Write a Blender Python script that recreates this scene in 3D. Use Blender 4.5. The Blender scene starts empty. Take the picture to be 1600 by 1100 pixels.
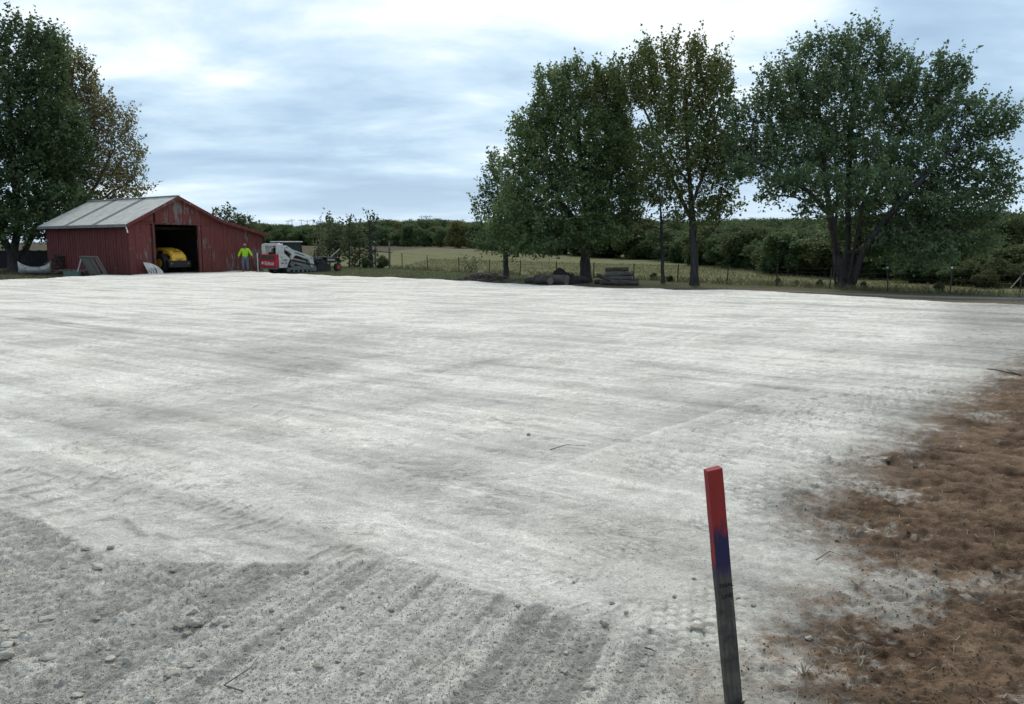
import bpy, bmesh, math, random
import numpy as np
from mathutils import Vector, Matrix, Euler

R = math.radians
scene = bpy.context.scene
COL = scene.collection

# ------------------------------------------------------------------ camera
F = 1232.0                      # focal length of the photograph in its own pixels
PITCH = math.atan(165.0 / F)    # horizon lies 165 px above the centre
CAM_H = 1.6
cam_data = bpy.data.cameras.new('camera')
cam_data.sensor_width = 36.0
cam_data.lens = 36.0 * F / 1600.0
cam_data.clip_start = 0.05
cam_data.clip_end = 5000.0
cam = bpy.data.objects.new('camera', cam_data)
cam.location = (0, 0, CAM_H)
cam.rotation_euler = (math.pi / 2 - PITCH, 0, 0)
COL.objects.link(cam)
scene.camera = cam

# ------------------------------------------------------------------ world: overcast sky, thin broken cloud
SUN_EL, SUN_AZ = R(46), R(8)     # the sun stands behind the trees, veiled by cloud (azimuth from +Y towards +X)
world = bpy.data.worlds.new('World')
scene.world = world
world.use_nodes = True
wt = world.node_tree
wt.nodes.clear()
def wn(t, **kw):
    n = wt.nodes.new(t)
    for k, v in kw.items():
        setattr(n, k, v)
    return n
def wl(a, b):
    wt.links.new(a, b)
w_out = wn('ShaderNodeOutputWorld')
w_bg = wn('ShaderNodeBackground'); w_bg.inputs['Strength'].default_value = 0.095
w_sky = wn('ShaderNodeTexSky', sky_type='NISHITA', sun_disc=False)
w_sky.sun_elevation = SUN_EL
w_sky.sun_rotation = SUN_AZ
w_tc = wn('ShaderNodeTexCoord')
w_sep = wn('ShaderNodeSeparateXYZ'); wl(w_tc.outputs['Generated'], w_sep.inputs[0])
def wmath(op, a, b=None, c=None, clamp=False):
    n = wn('ShaderNodeMath', operation=op); n.use_clamp = clamp
    for i, v in enumerate((a, b, c)):
        if v is None: continue
        if isinstance(v, (int, float)): n.inputs[i].default_value = v
        else: wl(v, n.inputs[i])
    return n.outputs[0]
zc = wmath('ADD', wmath('MAXIMUM', w_sep.outputs['Z'], 0.0), 0.16)
ux = wmath('DIVIDE', w_sep.outputs['X'], zc)
uy = wmath('DIVIDE', w_sep.outputs['Y'], zc)
w_cmb = wn('ShaderNodeCombineXYZ'); wl(ux, w_cmb.inputs[0]); wl(uy, w_cmb.inputs[1])
w_map = wn('ShaderNodeMapping'); wl(w_cmb.outputs[0], w_map.inputs['Vector'])
w_map.inputs['Location'].default_value = (8.826, 3.166, 0.0)
w_map.inputs['Rotation'].default_value = (0, 0, R(14))
w_map.inputs['Scale'].default_value = (0.80, 1.25, 1.0)
def wnoise(scale, detail, rough, dist, seed):
    n = wn('ShaderNodeTexNoise', noise_dimensions='4D')
    wl(w_map.outputs[0], n.inputs['Vector'])
    n.inputs['W'].default_value = seed
    n.inputs['Scale'].default_value = scale
    n.inputs['Detail'].default_value = detail
    n.inputs['Roughness'].default_value = rough
    n.inputs['Distortion'].default_value = dist
    return n.outputs['Fac']
n_big = wnoise(0.62, 4.0, 0.5, 0.12, 4.3)
n_mid = wnoise(1.5, 8.0, 0.58, 0.28, 9.7)
cl = wmath('ADD', wmath('MULTIPLY', n_big, 0.62), wmath('MULTIPLY', n_mid, 0.38))
w_ramp = wn('ShaderNodeValToRGB')
wl(cl, w_ramp.inputs[0])
cr = w_ramp.color_ramp
cr.elements[0].position = 0.41; cr.elements[0].color = (0.29, 0.42, 0.58, 1)
cr.elements[1].position = 0.645; cr.elements[1].color = (1.02, 1.02, 1.02, 1)
e = cr.elements.new(0.48); e.color = (0.40, 0.55, 0.71, 1)
e = cr.elements.new(0.54); e.color = (0.58, 0.73, 0.85, 1)
e = cr.elements.new(0.59); e.color = (0.85, 0.92, 0.96, 1)
# thin clear strip of pale blue low over the horizon
w_low = wn('ShaderNodeMapRange'); wl(w_sep.outputs['Z'], w_low.inputs['Value'])
w_low.inputs['From Min'].default_value = 0.01; w_low.inputs['From Max'].default_value = 0.12
w_low.inputs['To Min'].default_value = 0.62; w_low.inputs['To Max'].default_value = 0.0
w_mixl = wn('ShaderNodeMix', data_type='RGBA')
wl(w_low.outputs[0], w_mixl.inputs[0]); wl(w_ramp.outputs[0], w_mixl.inputs[6])
w_mixl.inputs[7].default_value = (0.53, 0.69, 0.86, 1)
w_sc = wn('ShaderNodeVectorMath', operation='SCALE'); wl(w_mixl.outputs[2], w_sc.inputs[0]); w_sc.inputs['Scale'].default_value = 8.3
w_mix = wn('ShaderNodeMix', data_type='RGBA')
w_mix.inputs[0].default_value = 0.93        # cloud cover over the clear sky
wl(w_sky.outputs[0], w_mix.inputs[6]); wl(w_sc.outputs[0], w_mix.inputs[7])
wl(w_mix.outputs[2], w_bg.inputs['Color'])
wl(w_bg.outputs[0], w_out.inputs[0])

# ------------------------------------------------------------------ sun, veiled
sun_d = bpy.data.lights.new('sun', 'SUN')
sun_d.energy = 1.5
sun_d.angle = R(11)
sun_d.color = (1.0, 0.96, 0.9)
sun = bpy.data.objects.new('sun', sun_d)
COL.objects.link(sun)
sd = Vector((math.sin(SUN_AZ) * math.cos(SUN_EL), math.cos(SUN_AZ) * math.cos(SUN_EL), math.sin(SUN_EL)))
sun.rotation_euler = sd.to_track_quat('Z', 'Y').to_euler()
sun.location = sd * 100

# ------------------------------------------------------------------ exposure and sampling
vs = scene.view_settings
vs.view_transform = 'Standard'; vs.look = 'None'; vs.gamma = 1.0; vs.exposure = 0.60
vs.use_curve_mapping = False
cy = scene.cycles
cy.use_denoising = True
cy.max_bounces = 7; cy.diffuse_bounces = 3; cy.glossy_bounces = 3
cy.transmission_bounces = 5; cy.transparent_max_bounces = 6
cy.caustics_reflective = False; cy.caustics_refractive = False

# ------------------------------------------------------------------ from a place in the photograph to a place on the ground
CP, SP = math.cos(PITCH), math.sin(PITCH)
def ray(px, py):
    x = (px - 800.0) / F; y = (550.0 - py) / F
    return Vector((x, CP + y * SP, -SP + y * CP))
def at_z(px, py, z=0.0):
    d = ray(px, py); t = (z - CAM_H) / d.z
    return Vector((d.x * t, d.y * t, z))
def at_y(px, py, Y):
    d = ray(px, py); t = Y / d.y
    return Vector((d.x * t, Y, CAM_H + d.z * t))

# ================================================================== helpers
def tag(o, label=None, cat=None, group=None, kind=None):
    if label: o['label'] = label
    if cat: o['category'] = cat
    if group: o['group'] = group
    if kind: o['kind'] = kind
    return o
def link(o, parent=None):
    COL.objects.link(o)
    if parent: o.parent = parent
    return o
def empty(name, loc=(0, 0, 0), rz=0.0, scale=1.0):
    o = bpy.data.objects.new(name, None)
    o.location = loc; o.rotation_euler = (0, 0, rz); o.scale = (scale,) * 3
    o.empty_display_size = 0.2
    return link(o)
def copy_tree(o, parent=None):
    c = o.copy(); COL.objects.link(c); c.parent = parent
    for ch in list(o.children): copy_tree(ch, c)
    return c

class MB:
    """collects simple shapes into one mesh"""
    def __init__(s): s.v = []; s.f = []
    def add(s, vs, fs, M=None):
        b = len(s.v)
        for p in vs:
            s.v.append(tuple(M @ Vector(p)) if M else tuple(p))
        for f in fs: s.f.append([b + i for i in f])
        return s
    def box(s, x0, x1, y0, y1, z0, z1, M=None):
        return s.add([(x0,y0,z0),(x1,y0,z0),(x1,y1,z0),(x0,y1,z0),(x0,y0,z1),(x1,y0,z1),(x1,y1,z1),(x0,y1,z1)],
                     [(3,2,1,0),(4,5,6,7),(0,1,5,4),(1,2,6,5),(2,3,7,6),(3,0,4,7)], M)
    def hexa(s, bot, top, M=None):
        return s.add(list(bot) + list(top), [(3,2,1,0),(4,5,6,7),(0,1,5,4),(1,2,6,5),(2,3,7,6),(3,0,4,7)], M)
    def prism(s, poly, a, b, axis='y', M=None):
        """poly: 2D outline, extruded along an axis from a to b"""
        n = len(poly)
        def p3(p, h):
            return {'y': (p[0], h, p[1]), 'x': (h, p[0], p[1]), 'z': (p[0], p[1], h)}[axis]
        vs = [p3(p, a) for p in poly] + [p3(p, b) for p in poly]
        fs = [list(range(n))[::-1], list(range(n, 2 * n))]
        for i in range(n):
            j = (i + 1) % n
            fs.append((i, j, n + j, n + i))
        return s.add(vs, fs, M)
    def tube(s, pts, rad, n=8, cap=True, M=None):
        pts = [Vector(p) for p in pts]
        if not hasattr(rad, '__len__'): rad = [rad] * len(pts)
        vs = []; fs = []
        ref = None
        for i, p in enumerate(pts):
            d = (pts[min(i + 1, len(pts) - 1)] - pts[max(i - 1, 0)])
            if d.length < 1e-9: d = Vector((0, 0, 1))
            d.normalize()
            if ref is None: ref = Vector((1, 0, 0)) if abs(d.x) < 0.8 else Vector((0, 1, 0))
            a = (ref - d * ref.dot(d)).normalized(); b = d.cross(a); ref = a
            for k in range(n):
                t = 2 * math.pi * k / n
                vs.append(p + (a * math.cos(t) + b * math.sin(t)) * rad[i])
        for i in range(len(pts) - 1):
            for k in range(n):
                k2 = (k + 1) % n
                fs.append((i*n+k, i*n+k2, (i+1)*n+k2, (i+1)*n+k))
        if cap:
            fs.append(list(range(n))[::-1]); fs.append([(len(pts)-1)*n + k for k in range(n)])
        return s.add(vs, fs, M)
    def disc(s, c, axis, r, h, n=20, M=None):
        c = Vector(c); axis = Vector(axis).normalized()
        return s.tube([c - axis * h / 2, c + axis * h / 2], r, n, True, M)
    def build(s, name, mat, parent=None, smooth=False, bevel=0.0, seg=2):
        me = bpy.data.meshes.new(name)
        me.from_pydata(s.v, [], s.f)
        me.materials.append(mat)
        if smooth:
            me.polygons.foreach_set('use_smooth', [True] * len(me.polygons))
        bm = bmesh.new(); bm.from_mesh(me); bmesh.ops.recalc_face_normals(bm, faces=bm.faces); bm.to_mesh(me); bm.free()
        o = link(bpy.data.objects.new(name, me), parent)
        if bevel:
            m = o.modifiers.new('edge', 'BEVEL'); m.width = bevel; m.segments = seg; m.limit_method = 'ANGLE'
        return o

def fast_mesh(name, V, Q, cols=None, attr='tint', smooth=False):
    """numpy vertices (n,3) and quads/tris (m,k)"""
    me = bpy.data.meshes.new(name)
    V = np.ascontiguousarray(V, dtype=np.float32); Q = np.ascontiguousarray(Q, dtype=np.int32)
    m, k = Q.shape
    me.vertices.add(len(V)); me.vertices.foreach_set('co', V.ravel())
    me.loops.add(m * k); me.loops.foreach_set('vertex_index', Q.ravel())
    me.polygons.add(m)
    me.polygons.foreach_set('loop_start', np.arange(0, m * k, k, dtype=np.int32))
    me.polygons.foreach_set('loop_total', np.full(m, k, dtype=np.int32))
    if smooth: me.polygons.foreach_set('use_smooth', np.ones(m, dtype=bool))
    me.update(calc_edges=True)
    if cols is not None:
        a = me.attributes.new(attr, 'FLOAT_COLOR', 'POINT')
        c = np.ones((len(V), 4), dtype=np.float32); c[:, :cols.shape[1]] = cols
        a.data.foreach_set('color', c.ravel())
    return me

# ------------------------------------------------------------------ noise on arrays
_perm = np.random.RandomState(12).permutation(512).astype(np.int32)
_ga = np.arange(512) * (2 * math.pi / 512)
_gx = np.cos(_ga).astype(np.float32); _gy = np.sin(_ga).astype(np.float32)
def _perlin1(x, y, seed):
    x0 = np.floor(x); y0 = np.floor(y)
    fx = (x - x0).astype(np.float32); fy = (y - y0).astype(np.float32)
    ix = x0.astype(np.int32) + seed * 37; iy = y0.astype(np.int32) + seed * 101
    u = fx * fx * fx * (fx * (fx * 6 - 15) + 10); v = fy * fy * fy * (fy * (fy * 6 - 15) + 10)
    pa = _perm[ix & 511]; pb = _perm[(ix + 1) & 511]
    def g(p, dy, gx, gy):
        h = _perm[(p + iy + dy) & 511]
        return _gx[h] * gx + _gy[h] * gy
    a = g(pa, 0, fx, fy); b = g(pb, 0, fx - 1, fy); c = g(pa, 1, fx, fy - 1); d = g(pb, 1, fx - 1, fy - 1)
    a += u * (b - a); c += u * (d - c); a += v * (c - a)
    return a * np.float32(1.5)
def perlin(x, y, seed=0):
    x, y = np.broadcast_arrays(np.asarray(x, float), np.asarray(y, float))
    sh = x.shape; x = x.ravel(); y = y.ravel()
    out = np.empty(x.shape, np.float32)
    for i in range(0, len(x), 32768): out[i:i + 32768] = _perlin1(x[i:i + 32768], y[i:i + 32768], seed)
    return out.reshape(sh)
def fbm(x, y, oct=4, seed=0, gain=0.5, lac=2.03):
    s = 0; amp = 1.0; tot = 0
    for o in range(oct):
        s = s + amp * perlin(x, y, seed + o * 17); tot += amp
        amp *= gain; x = x * lac + 13.7; y = y * lac - 7.1
    return s / tot
def sstep(a, b, x):
    t = np.clip((x - a) / (b - a), 0, 1)
    return t * t * (3 - 2 * t)
def seg_dist(X, Y, p, q):
    dx, dy = q[0] - p[0], q[1] - p[1]
    L2 = dx * dx + dy * dy
    t = np.clip(((X - p[0]) * dx + (Y - p[1]) * dy) / L2, 0, 1)
    return np.hypot(X - p[0] - t * dx, Y - p[1] - t * dy)
def poly_sd(X, Y, poly):
    """signed distance, positive inside"""
    d = np.full(X.shape, 1e9); ins = np.zeros(X.shape, bool)
    n = len(poly)
    for i in range(n):
        p, q = poly[i], poly[(i + 1) % n]
        d = np.minimum(d, seg_dist(X, Y, p, q))
        c = (p[1] > Y) != (q[1] > Y)
        with np.errstate(divide='ignore', invalid='ignore'):
            xi = (q[0] - p[0]) * (Y - p[1]) / ((q[1] - p[1]) if q[1] != p[1] else 1e-9) + p[0]
        ins ^= c & (X < xi)
    return np.where(ins, d, -d)

# ------------------------------------------------------------------ materials
def new_mat(name):
    m = bpy.data.materials.new(name); m.use_nodes = True
    nt = m.node_tree
    return m, nt, nt.nodes['Principled BSDF']
def N(nt, t, **kw):
    n = nt.nodes.new(t)
    for k, v in kw.items(): setattr(n, k, v)
    return n
def noise_node(nt, vec, scale, detail=4, rough=0.55, dist=0.0):
    n = N(nt, 'ShaderNodeTexNoise')
    n.inputs['Scale'].default_value = scale; n.inputs['Detail'].default_value = detail
    n.inputs['Roughness'].default_value = rough; n.inputs['Distortion'].default_value = dist
    if vec is not None: nt.links.new(vec, n.inputs['Vector'])
    return n.outputs['Fac']
def ramp(nt, fac, stops):
    n = N(nt, 'ShaderNodeValToRGB'); nt.links.new(fac, n.inputs[0])
    el = n.color_ramp.elements
    while len(el) < len(stops): el.new(0.5)
    for e_, (p, c) in zip(el, stops):
        e_.position = p; e_.color = (c, c, c, 1) if not hasattr(c, '__len__') else (*c, 1)
    return n.outputs[0]
def mixc(nt, fac, a, b, blend='MIX'):
    n = N(nt, 'ShaderNodeMix', data_type='RGBA', blend_type=blend)
    for i, v in ((0, fac), (6, a), (7, b)):
        if isinstance(v, (int, float)): n.inputs[i].default_value = v
        elif hasattr(v, 'is_linked'): nt.links.new(v, n.inputs[i])
        else: n.inputs[i].default_value = (*v, 1)
    return n.outputs[2]
def bump(nt, bs, h, strength=0.3, dist=0.01, prev=None):
    n = N(nt, 'ShaderNodeBump'); n.inputs['Strength'].default_value = strength; n.inputs['Distance'].default_value = dist
    nt.links.new(h, n.inputs['Height'])
    if prev is not None: nt.links.new(prev, n.inputs['Normal'])
    if bs is not None: nt.links.new(n.outputs[0], bs.inputs['Normal'])
    return n.outputs[0]
def pos(nt, scale=None):
    g = N(nt, 'ShaderNodeNewGeometry').outputs['Position']
    if scale is None: return g
    m = N(nt, 'ShaderNodeMapping'); nt.links.new(g, m.inputs['Vector']); m.inputs['Scale'].default_value = scale
    return m.outputs[0]
def simple(name, a, b=None, scale=6.0, rough=0.75, bs=60.0, bstr=0.25, bdist=0.004, metal=0.0, stretch=(1, 1, 1), lo=0.35, hi=0.65, spec=0.3):
    """two-tone noise material with fine relief, in world space so that no two pieces repeat"""
    m, nt, p = new_mat(name)
    if b is None: b = tuple(c * 0.6 for c in a)
    v = pos(nt, stretch)
    f = ramp(nt, noise_node(nt, v, scale, 6, 0.6), [(lo, 0), (hi, 1)])
    nt.links.new(mixc(nt, f, a, b), p.inputs['Base Color'])
    p.inputs['Roughness'].default_value = rough; p.inputs['Metallic'].default_value = metal
    p.inputs['Specular IOR Level'].default_value = spec
    if bstr: bump(nt, p, noise_node(nt, v, bs, 4, 0.6), bstr, bdist)
    return m

# ================================================================== ground
def g2(px, py):
    v = at_z(px, py, 0.0); return (v.x, v.y)
# far edge of the levelled pad, as seen from where the photograph was taken
EDGE_PX = [(-500,470),(-200,451),(-60,441),(0,437),(100,432.5),(200,429),(260,427),(300,425.5),(345,424),(380,422.5),(405,424),(430,426.5),
           (480,428.5),(545,431),(620,434),(720,437.5),(800,443),(900,446.5),(1000,449.5),(1100,452.5),(1200,455),(1300,459.5),
           (1400,465),(1480,470),(1600,474.5),(1800,483),(2200,500)]
_e = [g2(*p) for p in EDGE_PX]
E_T = np.array([p[0] / p[1] for p in _e]); E_Y = np.array([p[1] for p in _e])
def pad_d(X, Y):
    """metres inside (+) or outside (-) the pad's far edge"""
    Ys = np.maximum(Y, 0.5)
    return (np.interp(X / Ys, E_T, E_Y) - Y) * 0.72
U = (0.819, -0.574); Vv = (0.574, 0.819)      # the two directions the yard is laid out in
def fence_s(X, Y): return (Y - (53.2 - 1.01 * X)) / 1.421
def terrain_z(X, Y):
    X = np.asarray(X, float); Y = np.asarray(Y, float)
    zf = np.where(Y < 260, -0.74 + 0.009 * Y, 1.6 + 0.006 * (Y - 260))
    zf = np.where(Y < 15, -0.6, zf)
    d = pad_d(X, Y)
    left = sstep(-5.0, -13.0, X) * sstep(95, 62, Y)
    zo = zf * (1 - left) + (-0.06) * left
    zo = zo + 0.05 * fbm(X / 9, Y / 9, 3, 5)
    w = sstep(0.0, 7.0, -d)
    z = -0.13 * (1 - w) + zo * w
    return np.where(d > 0.3, -0.30, z)
def tz(x, y): return float(terrain_z(np.array([x]), np.array([y]))[0])

# ---- the pad: crushed limestone, rolled, with wheel and track marks; loose soil along its right side
NC = 800
inv = 1 / np.linspace(1 / 2.2, 1 / 58.0, 560)
rows = np.unique(np.concatenate([np.linspace(0.9, 2.2, 24), inv, np.geomspace(15, 58, 170)]))
NR = len(rows)
gu = np.linspace(-1, 1, NC)
YY = np.repeat(rows[:, None], NC, 1)
XX = gu[None, :] * (YY * 0.70 + 1.1)
XX = XX + (np.random.RandomState(1).rand(NR, NC) - .5) * 0.3 * (YY * 1.4 + 2.2) / NC
QU = XX * U[0] + YY * U[1]; QV = XX * Vv[0] + YY * Vv[1]

ROUGH_PX = [(-900,760),(-200,770),(0,792),(70,815),(130,848),(180,873),(300,877),(450,881),(602,875),(690,898),(760,922),(832,942),(905,966),(980,985),(1060,1005),(1120,1040),(1150,1100),(1180,1400),(-2500,1400)]
rough_d = poly_sd(XX, YY, [g2(*p) for p in ROUGH_PX])
SOIL_PX = [(2600,470),(1800,528),(1650,556),(1600,574),(1555,598),(1500,640),(1440,690),(1385,728),(1320,762),(1262,806),(1330,850),(1380,890),(1340,930),(1305,960),(1260,1010),(1235,1060),(1225,1110),(1200,1400),(3500,1400)]
soil_d = poly_sd(XX, YY, [g2(*p) for p in SOIL_PX])

# rows left by the grader in the loose gravel
ra = g2(400, 1000); rb = g2(575, 884)
rd = np.array([rb[0] - ra[0], rb[1] - ra[1]]); rd /= np.hypot(*rd)
rq = XX * rd[1] - YY * rd[0]; rs = XX * rd[0] + YY * rd[1]
rwarp = rq + 0.02 * perlin(XX / .8, YY / .8, 3)
band = fbm(rwarp / 0.17, rs / 5.0, 3, 31)
bandw = sstep(-0.16, 0.16, band)
rowzone = sstep(-2.2, -0.9, XX) * 0.9 + 0.1
ROUGH = sstep(-0.015, 0.03, rough_d + 0.02 * (bandw - .5) * rowzone + 0.03 * fbm(XX / .2, YY / .2, 3, 41))
ROUGH_soft = sstep(-0.22, 0.25, rough_d + .2 * fbm(XX / .3, YY / .3, 3, 43))
lf = sstep(0.05, .5, XX)                       # right of the stripes the change is gradual
ROUGH = ROUGH * (1 - lf) + ROUGH_soft * lf * 0.8

soil_n = fbm(XX / .55, YY / .55, 5, 51)
soil_f = fbm(XX / .09, YY / .12, 4, 57)
far_soil = sstep(3.2, 6.0, YY)
SOIL = sstep(-0.42, 0.42, soil_d + .12 + 0.34 * soil_n + 0.34 * soil_f)
SOIL = SOIL * (1 - far_soil) + far_soil * sstep(-0.55, 0.30, soil_d + .08 + 0.26 * soil_n + 0.36 * soil_f)
# limestone dust blown and tracked over the soil
dgrain = fbm(XX / .045, YY / .045, 3, 63)
dustp = fbm(XX / .7 + 3, YY / .55, 4, 61) * .9 + 0.30 * sstep(2.9, 2.35, YY) * sstep(1.7, 2.4, XX) + .20 * sstep(1.2, .2, soil_d) - .26 - 0.14 * sstep(4.0, 6.5, YY)
DUST = sstep(-.05, .35, dustp + .40 * dgrain)

H = 0.028 * fbm(XX / 7, YY / 7, 3, 71) + 0.0045 * fbm(XX / .5, YY / .5, 3, 73)
fine = fbm(XX / .05, YY / .05, 3, 75); vfine = perlin(XX / .017, YY / .022, 79) * sstep(6.5, 3.5, YY); med = fbm(XX / .16, YY / .16, 4, 77)
grit = sstep(12, 3, YY)
H += (0.0012 * fine + 0.002 * med) * grit
farw = sstep(9, 22, YY)
A = 0.545 + .035 * farw
# streaks left by roller, blade and tyres along both directions of the yard
st1 = fbm(QU / 7.0, QV / 0.55 + 0.25 * perlin(QU / 6, QV / 6, 8), 4, 81)
st2 = fbm(QV / 7.0, QU / 0.7, 4, 83)
st3 = fbm(XX / 9.0, YY / 0.9, 4, 84)
blo = fbm(XX / 2.2, YY / 2.2, 5, 85)
sm = fbm(XX / .45, YY / .45, 4, 87)
rid1 = 1 - np.abs(fbm(QU / 1.6, QV / .30, 3, 181)) * 8; rid2 = 1 - np.abs(fbm(XX / .9, YY / .5, 4, 183)) * 9; rid3 = 1 - np.abs(fbm(XX / .26, YY / .15, 3, 185)) * 9
lin = np.clip(rid1, 0, 1) * sstep(-.2, .2, blo + .15 * sm); lin2 = np.clip(rid2, 0, 1) * sstep(0, .3, sm + .1)
A += 0.09 * lin - 0.10 * lin2 * (1 - .6 * farw) - .15 * np.clip(rid3, 0, 1) * sstep(0, .3, blo - .05) * grit
H += (0.006 * lin - 0.005 * lin2 - .003 * np.clip(rid3, 0, 1)) * sstep(25, 8, YY)
stm = fbm(QU / 4.0, QV / .16, 3, 187)
A += st1 * 0.20 + stm * .14 + st2 * 0.11 * (1 - farw) + st3 * 0.15 * farw + blo * 0.105 + sm * 0.11
stk = np.abs(fbm(QU / 9.0, QV / .35, 3, 88)); A += 0.07 * sstep(.10, .0, stk) * sstep(-.1, .25, blo + .2)
stk = np.abs(fbm(XX / 11.0, YY / 1.3, 3, 89)); A += 0.09 * sstep(.09, .0, stk) * farw
# damp, darker patches and pale dusty ones with a shape of their own
for (px, py, rx, ry, am) in [(520,568,150,17,-.11),(700,625,80,10,-.10),(640,715,110,14,-.07),(250,640,190,26,-.05),(350,545,200,10,-.09),
                             (900,540,140,9,-.07),(1000,690,90,14,-.10),(1200,640,130,16,-.10),(1330,590,120,14,-.10),(1420,650,60,22,-.10),
                             (1180,760,70,26,-.07),(1010,470,150,4,-.08),(1500,500,90,8,-.10),(1450,545,90,8,-.09),(760,480,180,5,-.06),
                             (380,700,200,30,.06),(640,800,150,40,.05),(1250,880,80,50,.06),(900,600,160,10,.06),(1250,500,220,12,.07),(200,470,240,8,.05),
                             (980,950,70,40,-.06),(1580,500,110,20,-.16),(1560,540,80,14,-.13),(1520,570,60,10,-.10),(1600,480,120,5,-.12),(1250,700,150,40,-.07),(1400,620,110,25,-.07),(1120,640,140,14,-.06),(1060,660,60,9,-.08)]:
    c = at_z(px, py); k = c.y / F
    ex = rx * k; ey = ry * c.y * c.y / (CAM_H * F)
    dx = (XX - c.x) / ex; dy = (YY - c.y) / ey
    A += 1.0 * am * np.exp(-(dx * dx + dy * dy) * 0.8) * (0.75 + .9 * sm + .4 * st1)

GP = []
def strip(p0, p1, half):
    """points of the grid within a strip, with their place along and across it"""
    a, b = GP[p0] if p1 is None else (g2(*p0), g2(*p1))
    d = np.array([b[0] - a[0], b[1] - a[1]]); L = np.hypot(*d); d /= L
    s = (XX - a[0]) * d[0] + (YY - a[1]) * d[1]; t = -(XX - a[0]) * d[1] + (YY - a[1]) * d[0]
    k = np.nonzero((np.abs(t) < half) & (s > -.5) & (s < L + .5))
    return k, s[k], t[k], L
def tread(p0, p1, width, spacing, amp, curv=0.0, tilt=0.0, duty=0.28, seed=0, thr=-0.15, dark=0.05):
    k, s, t, L = strip(p0, p1, width / 2 + .15)
    x, y = XX[k], YY[k]
    t = t + 0.05 * perlin(s / 1.4, s * 0 + seed, seed)
    w = sstep(-.3, .2, s) * sstep(L + .3, L - .2, s) * sstep(width / 2 + .03, width / 2 - .04, np.abs(t))
    ph = (s + curv * t * t + tilt * t + 0.02 * perlin(x / .2, y / .2, seed + 5)) / spacing
    fr = ph - np.floor(ph)
    lip = sstep(0, .86, fr) ** 2 * sstep(1.0, .93, fr)          # pushed-up lip, steep on one side
    cut = sstep(.78, .90, fr) * sstep(1.0, .95, fr)
    half = np.floor(ph) % 2
    seg = np.where(half > .5, sstep(-.10 * width, .06 * width, t), sstep(.10 * width, -.06 * width, t)) * .75 + .25
    m = w * sstep(thr, thr + .22, fbm(x / .4, y / .4, 3, seed + 91)) * seg
    H[k] += 1.35 * amp * (lip - .3) * m
    A[k] += -3.6 * dark * cut * m * (0.7 + .5 * fine[k]) + 0.035 * m * (1 - cut) * sstep(.2, .7, fr)  # shadow line at each lip and its paler crest painted into the colour
def scales(p0, p1, width, sp, tw, amp, seed=0, thr=-.1):
    """close rows of small oval lug pads, staggered"""
    k, s, t, L = strip(p0, p1, width / 2 + .15)
    x, y = XX[k], YY[k]
    s = s + .02 * perlin(x / .25, y / .25, seed); t = t + .02 * perlin(x / .25, y / .25, seed + 1)
    row_ = np.floor(s / sp); fs_ = s / sp - row_ - .5; u = t / tw + .5 * (row_ % 2); ft = u - np.floor(u) - .5
    r2 = fs_ ** 2 * 1.1 + ft ** 2 * .9
    pad_ = sstep(.24, .10, r2 + .05 * fine[k])
    m = sstep(-.2, .3, s) * sstep(L + .2, L - .3, s) * sstep(width / 2 + .05, width / 2 - .12, np.abs(t)) * sstep(thr, thr + .25, fbm(x / .45, y / .45, 3, seed + 7))
    H[k] += amp * (pad_ - .5) * m
    A[k] += (.055 * pad_ - .13 * (1 - pad_) * (.6 + .6 * fine[k])) * m  # pad tops lightened, gaps darkened as their shade, in the colour
def ridge(p0, p1, width, amp, alb, seed=0, wob=0.05):
    k, s, t, L = strip(p0, p1, width * 3 + wob * 1.5)
    t = t + wob * perlin(s / .7, s * 0 + 3.3, seed)
    e_ = min(.2, L * .22)
    m = np.exp(-(t / width) ** 2) * sstep(-e_ * .5, e_, s) * sstep(L + e_ * .5, L - e_, s) * (0.55 + .6 * perlin(s / .35, s * 0, seed + 4))
    H[k] += amp * m; A[k] += alb * m
# lugged tyres across the foreground
tread((90,690), (580,875), 0.36, 0.085, 0.011, 1.1, 0.25, seed=1)
tread((-60,720), (330,790), 0.40, 0.12, 0.009, 0.8, 0.5, seed=2)
tread((300,660), (640,760), 0.45, 0.14, 0.007, 0.8, -.4, seed=3, thr=0.0)
tread((560,655), (900,640), 0.85, 0.13, 0.012, 0.6, 0.5, seed=4, thr=-.1)
tread((840,890), (1180,1010), 0.40, 0.060, 0.005, 1.4, 0.1, seed=5, thr=.0)
tread((960,830), (1120,760), 0.45, 0.09, 0.008, 2.0, 0.1, seed=6, thr=-.05)
tread((900,740), (1290,700), 0.80, 0.10, 0.012, 0.9, 0.3, seed=7)
tread((1060,790), (1330,650), 0.65, 0.085, 0.012, 1.2, -.2, seed=8)
tread((1130,840), (1420,690), 0.60, 0.08, 0.013, 1.2, -.2, seed=9)
tread((1000,700), (1480,590), 0.95, 0.12, 0.014, 0.7, 0.4, seed=10)
tread((1180,640), (1500,610), 1.1, 0.14, 0.014, 0.5, 0.6, seed=11)
tread((200,610), (760,700), 0.6, 0.20, 0.009, 0.5, 0.4, seed=12, thr=0.05)
tread((60,560), (700,620), 0.7, 0.25, 0.009, 0.4, 0.4, seed=13, thr=0.1)
tread((1280,540), (1590,515), 1.2, 0.35, 0.02, 0.2, 0.5, seed=14, thr=0.0)
tread((640,900), (1000,790), 0.45, 0.10, 0.006, 1.5, 0.3, seed=15, thr=0.05)
tread((1350,860), (1700,760), 0.8, 0.13, 0.020, 0.6, 0.2, seed=16, thr=-.2)
tread((1400,960), (1700,900), 0.7, 0.12, 0.018, 0.6, 0.2, seed=17, thr=-.2)
tread((1430,760), (1680,620), 0.9, 0.16, 0.022, 0.6, 0.2, seed=18, thr=-.2)
scales((800,930), (1230,985), 0.75, .058, .075, .010, 61, -.12)
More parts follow.
